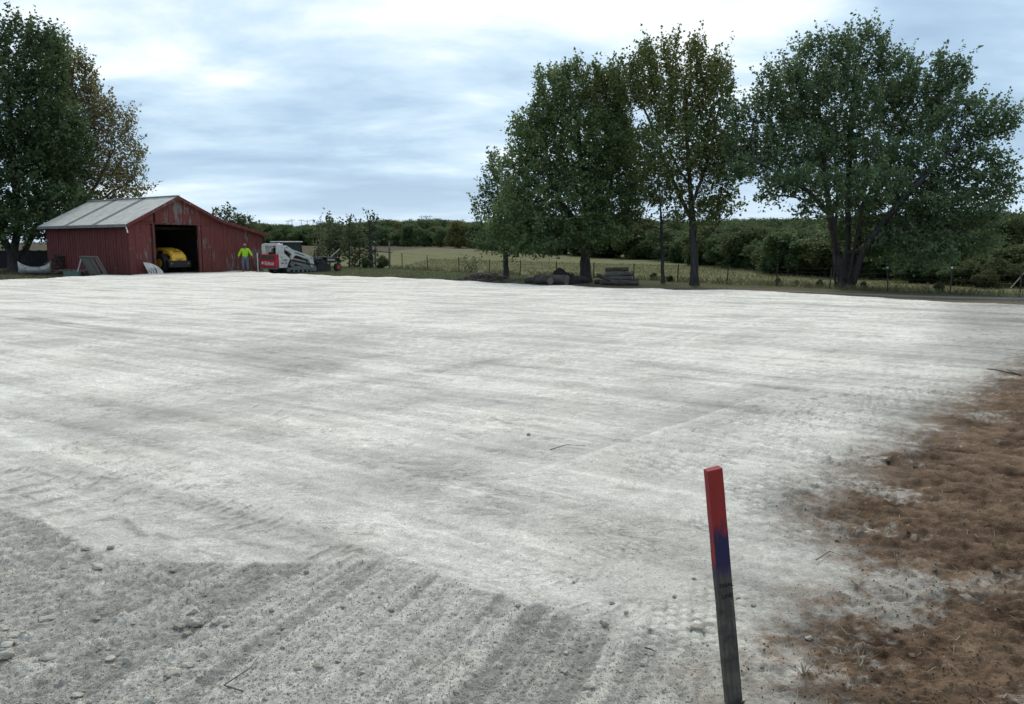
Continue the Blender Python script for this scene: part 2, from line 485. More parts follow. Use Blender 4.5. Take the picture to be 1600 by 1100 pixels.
scales((880,870), (1110,800), 0.50, .060, .085, .007, 62, 0.0)
scales((1090,800), (1420,690), 0.60, .085, .12, .014, 63, -.2)
scales((960,745), (1300,690), 0.80, .095, .14, .013, 64, -.1)
scales((1120,690), (1500,615), 0.95, .12, .17, .014, 65, -.15)
scales((1180,840), (1380,770), 0.45, .07, .10, .012, 66, -.1)
scales((560,700), (900,640), 0.7, .11, .15, .008, 67, .05)
trn_ = random.Random(44)
for k in range(46):          # fainter passes of the loader all over the pad, along and across the yard
    c = (trn_.uniform(-9, 9), trn_.uniform(5, 24)); a = R(-38 if trn_.random() < .6 else 53) + trn_.uniform(-.25, .25); l = trn_.uniform(2, 7)
    q0 = (c[0] - math.cos(a) * l / 2, c[1] - math.sin(a) * l / 2); q1 = (c[0] + math.cos(a) * l / 2, c[1] + math.sin(a) * l / 2)
    if min(q0[1], q1[1]) < 3.8: continue
    GP.append((q0, q1)); tread(len(GP) - 1, None, trn_.uniform(.4, .8), trn_.uniform(.08, .15), .006, trn_.uniform(.3, 1.2), trn_.uniform(-.5, .5), seed=200 + k, thr=trn_.uniform(-.1, .15), dark=.035)
def pass_edge(p0, p1, width, alb, seed=0):
    """straight edge of one pass of roller or blade, fading out to one side"""
    k, s, t, L = strip(p0, p1, width + .1)
    t = t + .02 * perlin(s / .6, s * 0 + 1.1, seed)
    m = sstep(-.012, .012, t) * np.clip(1 - t / width, 0, 1) * sstep(-.2, .5, s) * sstep(L + .2, L - .5, s) * (.7 + .6 * fbm(XX[k] / .6, YY[k] / .6, 3, seed + 300))
    A[k] += alb * m; H[k] += .004 * np.sign(alb) * m
pass_edge((680,785), (1235,606), 1.1, -.08, 1); pass_edge((1235,606), (680,785), .30, .06, 2)
pass_edge((600,576), (0,487), 1.6, -.10, 3); pass_edge((1100,560), (300,470), 2.5, -.06, 4)
pass_edge((330,560), (1000,690), 1.0, -.08, 5); pass_edge((0,560), (640,700), .9, .08, 6); pass_edge((1000,640), (560,560), 1.2, .07, 7)
pass_edge((960,560), (1380,640), .8, -.07, 8); pass_edge((200,700), (900,870), .8, .06, 9); pass_edge((820,560), (1150,520), 1.5, .07, 10)
pass_edge((1500,600), (1180,780), .6, -.07, 11); pass_edge((720,890), (1020,760), .5, -.06, 12); pass_edge((560,830), (860,720), .5, .05, 13)
for k in range(22):
    c = (trn_.uniform(-12, 12), trn_.uniform(6, 34)); a = R(-37 if trn_.random() < .65 else 53) + trn_.uniform(-.15, .15); l = trn_.uniform(4, 13)
    GP.append(((c[0] - math.cos(a) * l / 2, c[1] - math.sin(a) * l / 2), (c[0] + math.cos(a) * l / 2, c[1] + math.sin(a) * l / 2)))
    if trn_.random() < .5: GP[-1] = GP[-1][::-1]
    pass_edge(len(GP) - 1, None, trn_.uniform(.6, 2.2), trn_.choice((-.085, -.06, .07, .09)), 400 + k)
# thin windrows and blade lines
ridge((845,742), (1225,608), 0.035, 0.012, 0.10, 1, .02)
ridge((195,806), (238,836), 0.024, 0.016, -.26, 2); ridge((236,834), (262,842), 0.024, 0.016, -.28, 21); ridge((260,842), (318,833), 0.022, 0.014, -.24, 22); ridge((316,833), (352,846), 0.022, 0.014, -.24, 23)
for k_ in range(9): ridge((330 + k_ * 26, 822 + k_ * 5.2), (362 + k_ * 26, 819 + k_ * 5.2), 0.020, 0.014, -.20, 30 + k_, .02)
for k_ in range(10): ridge((118 + k_ * 24, 735 + k_ * 8), (162 + k_ * 24, 739 + k_ * 8), 0.016, 0.009, -.15, 50 + k_, .02)
ridge((345,846), (560,868), 0.018, 0.010, -.10, 3)
ridge((560,868), (830,944), 0.02, 0.006, 0.05, 4)
ridge((830,944), (640,1080), 0.03, 0.014, 0.07, 5)
ridge((0,487), (570,574), 0.10, 0.010, -.10, 6, .12)
ridge((0,470), (420,500), 0.12, 0.010, 0.06, 7, .2)
ridge((700,460), (1480,476), 0.25, 0.015, 0.08, 8, .5)
ridge((600,500), (1400,497), 0.2, 0.015, 0.08, 9, .5)
ridge((800,462), (1380,482), 0.2, -0.012, -.07, 10, .5)
ridge((300,1060), (410,985), 0.03, 0.028, -.02, 11, .05)
ridge((-10,772), (95,748), 0.035, 0.02, -.22, 12); ridge((-40,790), (105,760), 0.03, 0.02, -.20, 13); ridge((0,800), (120,772), 0.025, 0.02, -.18, 15)
ridge((50,812), (150,785), 0.025, 0.015, -.16, 16); ridge((90,828), (190,800), 0.02, 0.012, -.14, 17); ridge((-10,742), (45,730), 0.03, 0.02, -.22, 18); ridge((40,728), (100,752), 0.03, 0.015, -.15, 19)
ridge((-10,760), (70,744), 0.03, 0.03, .06, 14)

# loose gravel
A_r = 0.345 + 0.04 * blo + 0.04 * sm + 0.05 * fine * grit + 0.17 * (0.42 - bandw) * rowzone * sstep(2.2, 1.0, XX)
clod = np.clip(fbm(rq / .075, rs / .15, 2, 101) - .16, 0, .22); clod2 = np.clip(fbm(rq / .03, rs / .055, 2, 103) - .12, 0, .25)
clodw = sstep(-0.7, -1.7, XX) * .9 + .1
scr = fbm(rwarp / .055, rs / 1.6, 4, 33); scr2 = fbm(rwarp / .02, rs / .5, 2, 35)
A_r += (.19 * scr + .06 * scr2) * (1.1 - clodw)
HR = 0.007 * scr * (1.1 - clodw) + .003 * scr2 + 0.009 * med * (.2 + .8 * clodw) + 0.007 * fine + (0.055 * clod * (1 + .8 * fine) + 0.035 * clod2) * clodw - 0.009 * bandw * rowzone - 0.004
A_r += 0.10 * sstep(.05, .2, clod) * clodw - .06 * sstep(.0, -.25, fbm(rq / .075, rs / .15, 2, 101)) * clodw
H += ROUGH * HR
A = A * (1 - ROUGH) + A_r * ROUGH
A += (0.075 * fine + 0.045 * med) * grit + (.05 + .05 * ROUGH) * vfine
H += (.0012 + .0018 * ROUGH + .002 * SOIL) * vfine
A = np.clip(A * 1.10, 0.25, 0.76)
corner = sstep(.515, .60, XX / YY + .05 * blo + .02 * st3) * sstep(8.5, 12, YY)      # the pad runs out into older, greyer gravel
A = A * (1 - .36 * corner)
warm = sstep(.05, .45, fbm(XX / 1.1, YY / 1.1, 3, 111) + .25 * np.exp(-((XX - .6) ** 2 + (YY - 3.9) ** 2) / 1.2))
RGB = np.stack([A * (1.085 + .006 * warm), A * (1.0 - .002 * warm), A * (0.865 - .02 * warm)], -1)
# soil
rip = fbm(XX / .15, YY / .10, 4, 121)
sA = np.clip(0.42 + 0.6 * rip + 0.55 * soil_f + .7 * fbm(XX / .5, YY / .4, 3, 123), 0, 1)[..., None]
soil_c = np.array([0.056, 0.031, 0.0165]) * (1 - sA) + np.array([0.235, 0.150, 0.092]) * sA
dusty = np.stack([A * .88, A * .79, A * .67], -1)
soil_c = soil_c * (1 - .72 * DUST[..., None]) + dusty * (.72 * DUST[..., None])
Sm = SOIL[..., None]
RGB = RGB * (1 - Sm) + soil_c * Sm
sclod = np.maximum(0, perlin(XX / .08, YY / .07, 131) - .15)
H += SOIL * (0.018 * rip * sstep(14, 5, YY) + 0.014 * fbm(XX / .35, YY / .35, 4, 133) + 0.012 * soil_f * grit + 0.03 * sclod * grit + .015 * np.maximum(0, perlin(XX / .035, YY / .03, 135) - .1) * grit + 0.05 * sstep(0, 2.5, soil_d))
# rim: the pad falls away to the ground around it
PD = pad_d(XX, YY) + 0.35 * fbm(XX / 2.5, YY / 2.5, 4, 141)
H = H - 0.38 * sstep(0.55, -0.45, PD) + 0.05 * np.exp(-((PD - .7) / .5) ** 2) * (0.5 + perlin(XX / 1.7, YY / 1.7, 143))
V = np.stack([XX, YY, H], -1).reshape(-1, 3)
idx = np.arange(NR * NC).reshape(NR, NC)
Q = np.stack([idx[:-1, :-1], idx[:-1, 1:], idx[1:, 1:], idx[1:, :-1]], -1).reshape(-1, 4)
keep = (PD > -0.6).ravel()[Q].all(1)
soilq = (SOIL.ravel()[Q].mean(1) > .5) & (soil_d.ravel()[Q].mean(1) > -.35)
RGBf = RGB.reshape(-1, 3); RGHf = np.clip(ROUGH + SOIL, 0, 1).reshape(-1, 1)
def sub_mesh(name, sel):
    q = Q[sel]; u, invi = np.unique(q, return_inverse=True)
    cols = np.concatenate([RGBf[u], RGHf[u]], 1)
    return fast_mesh(name, V[u], invi.reshape(-1, 4), cols, 'ground_colour', smooth=True)

def ground_material():
    m, nt, p = new_mat('crushed_limestone_and_soil')
    at = N(nt, 'ShaderNodeAttribute', attribute_name='ground_colour')
    g = pos(nt)
    n1 = noise_node(nt, g, 190.0, 3, 0.7); n2 = noise_node(nt, g, 60.0, 4, 0.65); n3 = noise_node(nt, g, 11.0, 5, 0.6)
    c = mixc(nt, 1.0, at.outputs['Color'], ramp(nt, n1, [(0.30, 0.66), (0.70, 1.26)]), 'MULTIPLY')
    c = mixc(nt, 1.0, c, ramp(nt, n2, [(0.32, 0.80), (0.70, 1.15)]), 'MULTIPLY')
    c = mixc(nt, 1.0, c, ramp(nt, n3, [(0.30, 0.90), (0.70, 1.08)]), 'MULTIPLY')
    # fine cracks, scuffs and crumbs
    def lines(scale, seed, half, dist):
        mp = N(nt, 'ShaderNodeMapping'); nt.links.new(g, mp.inputs['Vector']); mp.inputs['Location'].default_value = (seed, -seed, 0); mp.inputs['Rotation'].default_value = (0, 0, R(-37))
        mp.inputs['Scale'].default_value = (.55, 1, 1)
        n = noise_node(nt, mp.outputs[0], scale, 5, .62, dist)
        a = N(nt, 'ShaderNodeMath', operation='SUBTRACT'); nt.links.new(n, a.inputs[0]); a.inputs[1].default_value = .5
        b_ = N(nt, 'ShaderNodeMath', operation='ABSOLUTE'); nt.links.new(a.outputs[0], b_.inputs[0])
        return ramp(nt, b_.outputs[0], [(0.0, 1.0), (half, 0.0)])
    def gate(v, scale, lo, hi):
        m_ = N(nt, 'ShaderNodeMath', operation='MULTIPLY'); nt.links.new(v, m_.inputs[0]); nt.links.new(ramp(nt, noise_node(nt, g, scale, 4, .6), [(lo, 0), (hi, 1)]), m_.inputs[1]); return m_.outputs[0]
    inv_ = N(nt, 'ShaderNodeMath', operation='MULTIPLY_ADD'); nt.links.new(at.outputs['Alpha'], inv_.inputs[0]); inv_.inputs[1].default_value = -.85; inv_.inputs[2].default_value = 1.0
    def lessen(v):
        m_ = N(nt, 'ShaderNodeMath', operation='MULTIPLY'); nt.links.new(v, m_.inputs[0]); nt.links.new(inv_.outputs[0], m_.inputs[1]); return m_.outputs[0]
    dk = gate(lines(7.0, 3.1, .030, .9), 1.3, .42, .60); dk2 = gate(lines(3.0, 8.7, .016, .6), .7, .45, .62); lt = gate(lines(4.5, 5.3, .030, .7), .9, .45, .62)
    c = mixc(nt, lessen(dk), c, mixc(nt, 1.0, c, (.62, .61, .60), 'MULTIPLY'))
    c = mixc(nt, lessen(dk2), c, mixc(nt, 1.0, c, (.66, .65, .64), 'MULTIPLY'))
    c = mixc(nt, lessen(lt), c, mixc(nt, 1.0, c, (1.20, 1.20, 1.20), 'MULTIPLY'))
    nt.links.new(c, p.inputs['Base Color'])
    p.inputs['Roughness'].default_value = 0.95; p.inputs['Specular IOR Level'].default_value = 0.12
    b = bump(nt, None, n2, 0.9, 0.010)
    bump(nt, p, n1, 0.9, 0.005, b)
    return m
M_ground = ground_material()
for nm, sel, lab in (('gravel_pad', keep & ~soilq, 'levelled pad of pale crushed limestone with tyre tracks'),
                     ('soil_bank', keep & soilq, 'loose brown soil along the right side of the pale pad')):
    me = sub_mesh(nm, sel); me.materials.append(M_ground)
    o = link(bpy.data.objects.new(nm, me)); tag(o, lab, kind='structure')
def pad_z(x, y):
    i = int(np.clip(np.searchsorted(rows, y), 0, NR - 1)); j = int(np.argmin(np.abs(XX[i] - x)))
    return float(H[i, j])

# ---- the land around it
def spaced(a, b, n, p=3.0):
    s = np.linspace(0, 1, n) ** p
    return a + (b - a) * s
tx = np.concatenate([-spaced(60, 900, 26)[::-1], np.arange(-59.4, 60, 0.6), spaced(60, 900, 26)])
ty = np.concatenate([np.linspace(-80, 14, 24), np.arange(14.5, 75, 0.45), spaced(75, 1500, 70, 2.2)])
TX, TY = np.meshgrid(np.unique(tx), np.unique(ty))
TZ = terrain_z(TX, TY)
d_out = -pad_d(TX, TY); fs = fence_s(TX, TY)
na = fbm(TX / 1.3, TY / 1.3, 4, 201); nb = fbm(TX / 6, TY / 6, 4, 203); ncx = fbm(TX / 30, TY / 30, 4, 205)
lawn = np.array([0.068, 0.078, 0.034]) ; dirt = np.array([0.155, 0.118, 0.085]); field = np.array([0.142, 0.136, 0.064]); brown = np.array([0.155, 0.112, 0.078])
def lerp3(a, b, t): return a * (1 - t[..., None]) + b * t[..., None]
C = np.broadcast_to(lawn, TX.shape + (3,)).copy()
C = C * (1 + .28 * na + .2 * nb)[..., None]
dirtm = sstep(-2.0, 3.0, TX) * sstep(9.0, 4.5, d_out + 1.6 * na) + sstep(1.6, .2, d_out + .8 * na) * .8
C = lerp3(C, dirt * (1 + .25 * na)[..., None], np.clip(dirtm, 0, 1) * .85)
fl = field * (1 + .16 * nb + .14 * na + .12 * ncx)[..., None]
back = sstep(120, 240, TY + 30 * ncx)
fl = lerp3(fl, brown * (1 + .15 * nb)[..., None], back * .8)
C = lerp3(C, fl, sstep(-.6, .8, fs + .5 * na))
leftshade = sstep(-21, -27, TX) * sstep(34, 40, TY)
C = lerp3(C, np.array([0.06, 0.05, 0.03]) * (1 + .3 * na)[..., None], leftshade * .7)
ti = np.arange(TX.size).reshape(TX.shape)
TQ = np.stack([ti[:-1, :-1], ti[:-1, 1:], ti[1:, 1:], ti[1:, :-1]], -1).reshape(-1, 4)
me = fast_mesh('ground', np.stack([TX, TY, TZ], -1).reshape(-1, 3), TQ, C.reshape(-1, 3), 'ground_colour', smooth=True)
def land_material():
    m, nt, p = new_mat('grass_and_dirt')
    at = N(nt, 'ShaderNodeAttribute', attribute_name='ground_colour')
    g = pos(nt)
    n1 = noise_node(nt, g, 5.0, 6, 0.65); n2 = noise_node(nt, g, 0.7, 5, 0.6)
    c = mixc(nt, 1.0, at.outputs['Color'], ramp(nt, n1, [(0.28, 0.62), (0.72, 1.35)]), 'MULTIPLY')
    c = mixc(nt, 1.0, c, ramp(nt, n2, [(0.3, 0.8), (0.7, 1.18)]), 'MULTIPLY')
    nt.links.new(c, p.inputs['Base Color'])
    p.inputs['Roughness'].default_value = 1.0; p.inputs['Specular IOR Level'].default_value = 0.05
    bump(nt, p, n1, 0.6, 0.08)
    return m
me.materials.append(land_material())
tag(link(bpy.data.objects.new('ground', me)), 'grass and dirt around the pad and the dry field beyond the fence', kind='structure')

# ---- gravel lane crossing behind the right end of the pad
M_lane = simple('lane_gravel', (0.20, 0.185, 0.16), (0.135, 0.115, 0.095), 1.2, 0.95, 30, .4, .02)
lane_px = [(1080,453.2),(1150,454.2),(1230,455.6),(1310,457),(1400,458.6),(1500,460.3),(1600,462),(1760,465),(2000,470)]
lm = MB(); prev = None
lane_pts = []
for k in range(len(lane_px) - 1):
    for s in range(6):
        t = s / 6
        px = lane_px[k][0] * (1 - t) + lane_px[k + 1][0] * t; py = lane_px[k][1] * (1 - t) + lane_px[k + 1][1] * t
        p = at_z(px, py, -0.33); lane_pts.append(p)
rng = random.Random(5)
for i, p in enumerate(lane_pts):
    w = min(1.0, 0.25 + i * .06)
    n = Vector((0.45, 0.89, 0))
    ring = []
    for a in (-1.15, -0.5, 0, 0.5, 1.15):
        q = p + n * a * w * (1 + .08 * rng.uniform(-1, 1)); ring.append((q.x, q.y, tz(q.x, q.y) + (-0.03 if abs(a) > 1 else 0.018)))
    b = len(lm.v); lm.v += ring
    if i: lm.f += [[b - 5 + k, b - 4 + k, b + k + 1, b + k] for k in range(4)]
o = lm.build('gravel_lane', M_lane, smooth=True); tag(o, 'narrow grey gravel lane running past the trees on the right', kind='structure')

# ================================================================== trees
def leaf_material(name, trans=0.40):
    m, nt, p = new_mat(name)
    at = N(nt, 'ShaderNodeAttribute', attribute_name='tint')
    oi = N(nt, 'ShaderNodeObjectInfo')
    hs = N(nt, 'ShaderNodeHueSaturation')
    mr = N(nt, 'ShaderNodeMapRange'); nt.links.new(oi.outputs['Random'], mr.inputs['Value'])
    mr.inputs['To Min'].default_value = 0.92; mr.inputs['To Max'].default_value = 1.32
    nt.links.new(mr.outputs[0], hs.inputs['Value'])
    mr2 = N(nt, 'ShaderNodeMapRange'); nt.links.new(oi.outputs['Random'], mr2.inputs['Value'])
    mr2.inputs['To Min'].default_value = 0.507; mr2.inputs['To Max'].default_value = 0.496
    nt.links.new(mr2.outputs[0], hs.inputs['Hue'])
    nt.links.new(at.outputs['Color'], hs.inputs['Color'])
    nt.links.new(hs.outputs[0], p.inputs['Base Color'])
    p.inputs['Roughness'].default_value = 0.6; p.inputs['Specular IOR Level'].default_value = 0.10
    tr = N(nt, 'ShaderNodeBsdfTranslucent'); nt.links.new(hs.outputs[0], tr.inputs['Color'])
    mx = N(nt, 'ShaderNodeMixShader'); mx.inputs[0].default_value = trans
    nt.links.new(p.outputs[0], mx.inputs[1]); nt.links.new(tr.outputs[0], mx.inputs[2])
    nt.links.new(mx.outputs[0], nt.nodes['Material Output'].inputs[0])
    return m
M_leaf = leaf_material('leaves')
M_bark = simple('bark', (0.040, 0.036, 0.033), (0.085, 0.078, 0.072), 3.0, 0.95, 22, 0.8, 0.03, stretch=(3, 3, .6))
M_bark_pale = simple('bark_grey', (0.10, 0.095, 0.088), (0.17, 0.165, 0.155), 3.0, 0.95, 22, 0.8, 0.03, stretch=(3, 3, .6))

def grow(stems, att, step, kill, infl, rs, trop=(0, 0, .12), maxn=9000):
    """branches that reach for points spread through the crown"""
    P = np.zeros((maxn, 3)); par = np.full(maxn, -1, int); nch = np.zeros(maxn, int); n = 0
    for st in stems:
        last = -1
        for i, q in enumerate(st):
            q = np.array(q, float)
            if i == 0 and n > 0:
                last = int(np.argmin(((P[:n] - q) ** 2).sum(1)))
                if np.linalg.norm(P[last] - q) < step * 0.6: continue
            if last >= 0:
                L = np.linalg.norm(q - P[last]); k = max(1, int(L / step)); a0 = P[last].copy()
                for j in range(1, k + 1):
                    P[n] = a0 + (q - a0) * j / k + (rs.randn(3) * step * 0.05 if j < k else 0); par[n] = last; nch[last] += 1; last = n; n += 1
            else:
                P[n] = q; par[n] = -1; last = n; n += 1
    att = att.copy()
    d2 = ((att[:, None] - P[None, :n]) ** 2).sum(2); near = d2.argmin(1); nd = np.sqrt(d2.min(1))
    trop = np.array(trop)
    for it in range(260):
        al = nd >= kill
        att = att[al]; near = near[al]; nd = nd[al]
        if len(att) == 0: break
        act = nd < infl
        if not act.any():
            infl *= 1.5; continue
        v = att[act] - P[near[act]]; v /= np.linalg.norm(v, axis=1)[:, None]
        S = np.zeros((n, 3)); np.add.at(S, near[act], v)
        ids = np.unique(near[act]); ids = ids[nch[ids] < 3]
        if len(ids) == 0: break
        D = S[ids]; D /= np.linalg.norm(D, axis=1)[:, None] + 1e-9
        D = D + trop + rs.randn(len(ids), 3) * .14; D /= np.linalg.norm(D, axis=1)[:, None]
        k = len(ids)
        if n + k >= maxn: break
        P[n:n + k] = P[ids] + D * step; par[n:n + k] = ids; nch[ids] += 1
        newi = np.arange(n, n + k)
        dd = ((att[:, None] - P[None, n:n + k]) ** 2).sum(2); j = dd.argmin(1); dm = np.sqrt(dd[np.arange(len(att)), j])
        b = dm < nd; near[b] = newi[j[b]]; nd[b] = dm[b]
        n += k
    return P[:n], par[:n]

def radii(P, par, tip, r0, ex=2.35):
    n = len(P); w = np.zeros(n); kids = np.zeros(n, int)
    for i in range(n - 1, -1, -1):
        if kids[i] == 0: w[i] = tip ** ex
        if par[i] >= 0: w[par[i]] += w[i]; kids[par[i]] += 1
    r = w ** (1 / ex)
    big = r[0]
    r = np.maximum(r0 * (r / big) ** 1.22, tip * .7)
    return r, w / tip ** ex

def branch_mesh(P, par, r, rmin, flare=0.0):
    n = len(P); ch = [[] for _ in range(n)]
    for i in range(n):
        if par[i] >= 0: ch[par[i]].append(i)
    mb = MB()
    todo = [i for i in range(n) if par[i] < 0]
    todo = [(i, None) for i in todo]
    while todo:
        i, st = todo.pop()
        pts = []; rr = []
        if st is not None: pts.append(P[st]); rr.append(r[i])
        while True:
            pts.append(P[i]); rr.append(r[i])
            cs = sorted(ch[i], key=lambda c: -r[c])
            for c in cs[1:]:
                if r[c] >= rmin: todo.append((c, i))
            if not cs or r[cs[0]] < rmin: break
            i = cs[0]
        if len(pts) > 1:
            m = max(rr)
            if flare and st is None:
                rr = [q * (1 + flare * math.exp(-max(0, (p[2] - pts[0][2])) / .35)) for p, q in zip(pts, rr)]
            mb.tube(pts, rr, 10 if m > .09 else (6 if m > .03 else 4), False)
    return mb

def leaves(P, par, tips, rthin, rs, per_shoot, slen, lsize, centre, pal, up=0.45, droop=0.15, keep=1.0, out=0.6, spread=.35, extra=None):
    """leafy shoots on every thin branch; pal(position array, random) -> colours"""
    sel = np.where((tips < rthin) & (par >= 0))[0]
    sel = sel[rs.rand(len(sel)) < keep]
    base = P[sel]; d = base - P[par[sel]]; d /= np.linalg.norm(d, axis=1)[:, None] + 1e-9
    o = base - centre; o /= np.linalg.norm(o, axis=1)[:, None] + 1e-9
    D = d * .7 + o * out + np.array([0, 0, up]) + rs.randn(len(sel), 3) * spread
    D /= np.linalg.norm(D, axis=1)[:, None]
    L = slen * (0.55 + .8 * rs.rand(len(sel)))
    k = per_shoot
    t = (np.arange(k) + rs.rand(len(sel), k)) / k
    pos_ = base[:, None] + D[:, None] * (L[:, None] * t)[..., None]
    pos_[..., 2] -= droop * (t ** 2) * L[:, None]
    jit = rs.randn(len(sel), k, 3) * (lsize * .75)
    pos_ = (pos_ + jit).reshape(-1, 3)
    Dr = np.repeat(D, k, 0); shoot = np.repeat(rs.rand(len(sel)), k)
    if extra is not None:
        pos_ = np.concatenate([pos_, extra[0]]); Dr = np.concatenate([Dr, extra[1]]); shoot = np.concatenate([shoot, extra[2]])
    ax = Dr * .5 + rs.randn(len(Dr), 3) * .75; ax[:, 2] -= .25
    ax /= np.linalg.norm(ax, axis=1)[:, None] + 1e-9
    nr = rs.randn(len(pos_), 3) * .75 + np.array([0, 0, .8])
    sd_ = np.cross(ax, nr); sd_ /= np.linalg.norm(sd_, axis=1)[:, None] + 1e-9
    nn = np.cross(sd_, ax)
    s = lsize * (0.5 + .95 * rs.rand(len(pos_)) ** 1.3)[:, None]
    w = s * (0.38 + .14 * rs.rand(len(pos_)))[:, None]
    p0 = pos_; p1 = pos_ + ax * s * .45 + sd_ * w + nn * s * .10; p2 = pos_ + ax * s - nn * s * .15; p3 = pos_ + ax * s * .45 - sd_ * w + nn * s * .10
    Vx = np.stack([p0, p1, p2, p3], 1).reshape(-1, 3)
    Qx = np.arange(len(Vx)).reshape(-1, 4)
    col = pal(pos_, rs, shoot)
    return Vx, Qx, np.repeat(col, 4, 0)

def plumes(P, par, tips, rs, n, lmin, lmax, lsize, centre, pal, per=24, up=.9):
    """long leafy leaders that stand out of the crown"""
    c = np.where((tips < 1.5) & (par >= 0))[0]
    o = P[c] - centre; rr = np.linalg.norm(o, axis=1); o /= rr[:, None] + 1e-9
    w = np.clip(o[:, 2] + .45, .02, None) * (rr / rr.max()) ** 3; w /= w.sum()
    s = rs.choice(c, min(n, len(c)), replace=False, p=w)
    d = P[s] - P[par[s]]; d /= np.linalg.norm(d, axis=1)[:, None] + 1e-9
    o = P[s] - centre; o /= np.linalg.norm(o, axis=1)[:, None]
    D = o * .55 + d * .45 + np.array([0, 0, up]) + rs.randn(len(s), 3) * .16; D /= np.linalg.norm(D, axis=1)[:, None]
    L = rs.uniform(lmin, lmax, len(s)); t = (np.arange(per) + rs.rand(len(s), per)) / per
    q = P[s][:, None] + D[:, None] * (L[:, None] * t)[..., None] + rs.randn(len(s), per, 3) * (lsize * .62) * (1.15 - .75 * t)[..., None]
    return q.reshape(-1, 3), np.repeat(D, per, 0), np.repeat(rs.rand(len(s)), per), (P[s], P[s] + D * L[:, None])

def palette(a, b, c=None, where=None):
    """leaf colours from a to b at random; tinted towards c where the function says so"""
    a, b = np.array(a), np.array(b)
    def f(p, rs, shoot):
        cl_ = fbm((p[:, 0] + p[:, 1] * .6) / 1.3, (p[:, 2] + p[:, 1] * .3) / 1.1, 2, 7)
        t = np.clip(.42 * shoot + .38 * rs.rand(len(p)) + .10 + .45 * cl_, 0, 1)[:, None]  # clump shading put into the leaf colour, per shoot and by noise
        col = a * (1 - t) + b * t
        if c is not None:
            w = where(p)
            w = np.clip(w + .35 * (shoot - .5), 0, 1)[:, None]
            col = col * (1 - w) + np.array(c) * (.75 + .5 * rs.rand(len(p)))[:, None] * w
        return col
    return f

def ell_points(lobes, n, rs, shell=.35):
    """points through ellipsoid lobes, denser towards the outside"""
    vol = np.array([l[3] * l[4] * l[5] for l in lobes]) ** .8; vol /= vol.sum()
    out = []
    for l, w in zip(lobes, vol):
        k = max(4, int(n * w)); v = rs.randn(k, 3); v /= np.linalg.norm(v, axis=1)[:, None]
        rr = (shell + (1 - shell) * rs.rand(k, 1)) ** .55
        out.append(np.array(l[:3]) + v * rr * np.array(l[3:6]))
    return np.concatenate(out)

def px_lobes(lobes, Y, zoff=0.0):
    """lobes given as (px, py, half width, half height, depth offset) at distance Y"""
    out = []
    for (px, py, hw, hh, dy) in lobes:
        c = at_y(px, py, Y + dy); k = (Y + dy) / F
        out.append((c.x, c.y, c.z, hw * k, max(hw, hh) * k * .8, hh * k))
    return out

def make_tree(name, label, Y, base_px, stems_px, lobes_px, natt, r0, pal, seed, step=.26, kill=.33, leaf=.13, per=26, slen=.58,
              rthin=7.5, keep=1.0, up=.45, tip=.006, bark=None, flare=.5, group=None, nplume=0, shrink=.26, plen=(.7, 1.6), out=.6, droop=.15, cat='tree'):
    rs = np.random.RandomState(seed)
    b = at_y(base_px[0], base_px[1], Y); gz = tz(b.x, Y)
    base = Vector((b.x, Y, gz - .05))
    stems = []
    for st in stems_px:
        pts = []
        for q in st:
            dy = q[2] if len(q) > 2 else 0
            v = at_y(q[0], q[1], Y + dy); pts.append((v.x, v.y, v.z))
        stems.append(pts)
    stems[0][0] = tuple(base)
    lobes = [(l[0], l[1], l[2] - .15 * shrink, max(.3, l[3] - shrink), max(.3, l[4] - shrink), max(.3, l[5] - shrink)) for l in px_lobes(lobes_px, Y)]
    att = ell_points(lobes, natt, rs)
    P, par = grow(stems, att, step, kill, 3.5, rs)
    r, tips = radii(P, par, tip, r0)
    root = empty(name, base)
    P = P - np.array(base); att = att - np.array(base)
    br = branch_mesh(P, par, r, tip * .75, flare).build('trunk', bark or M_bark, root, smooth=True)
    cen = att.mean(0); cen[2] -= 1.5
    ex_ = plumes(P, par, tips, rs, nplume, plen[0], plen[1], leaf, cen, pal) if nplume else None
    Vx, Qx, cx = leaves(P, par, tips, rthin, rs, per, slen, leaf, cen, lambda p, q, s: pal(p + np.array(base), q, s), up=up, keep=keep, out=out, droop=droop, extra=ex_)
    me = fast_mesh('crown', Vx, Qx, cx); me.materials.append(M_leaf)
    link(bpy.data.objects.new('crown', me), root)
    tag(root, label, cat, group)
    return root, len(Qx), len(P)

# ------------------------------------------------------------------ the trees one can tell apart
stats = []
G_dark = ((0.054, 0.092, 0.038), (0.189, 0.244, 0.104))
def where_px(px, py, Y, rpx, amt=1.0):
    c = at_y(px, py, Y); k = Y / F * rpx
    cc = np.array(c)
    return lambda p: amt * np.exp(-(((p - cc) / k) ** 2).sum(1))
w_a = where_px(945, 150, 43, 60, .55)
stats.append(make_tree('maple_tree', 'broad dark green maple with thick trunk beside the log pile', 43.0, (916, 441),
    [[(916,441),(914,410),(918,370),(912,300),(905,220),(895,150)], [(914,408),(935,360),(955,290,1),(965,220,1)], [(918,370),(880,320,-1),(850,260,-1)], [(918,372),(900,300,2)]],
    [(905,138,48,44,0),(862,160,38,55,-1),(945,165,42,60,1),(900,225,95,75,0),(845,255,50,60,-1),(870,320,95,58,-1),(830,352,75,42,-2),(955,300,55,85,1),(925,362,60,28,-2),(835,385,60,20,-3),(815,200,22,32,-1),(965,230,30,60,2),(824,322,38,50,-2),(818,370,42,30,-2),(826,215,34,48,-1),(812,270,36,50,-1)],
    6800, .28, palette(*G_dark, (0.146, 0.133, 0.041), w_a), 11, per=30, up=.5, nplume=300, plen=(.5, 1.2))[1:])
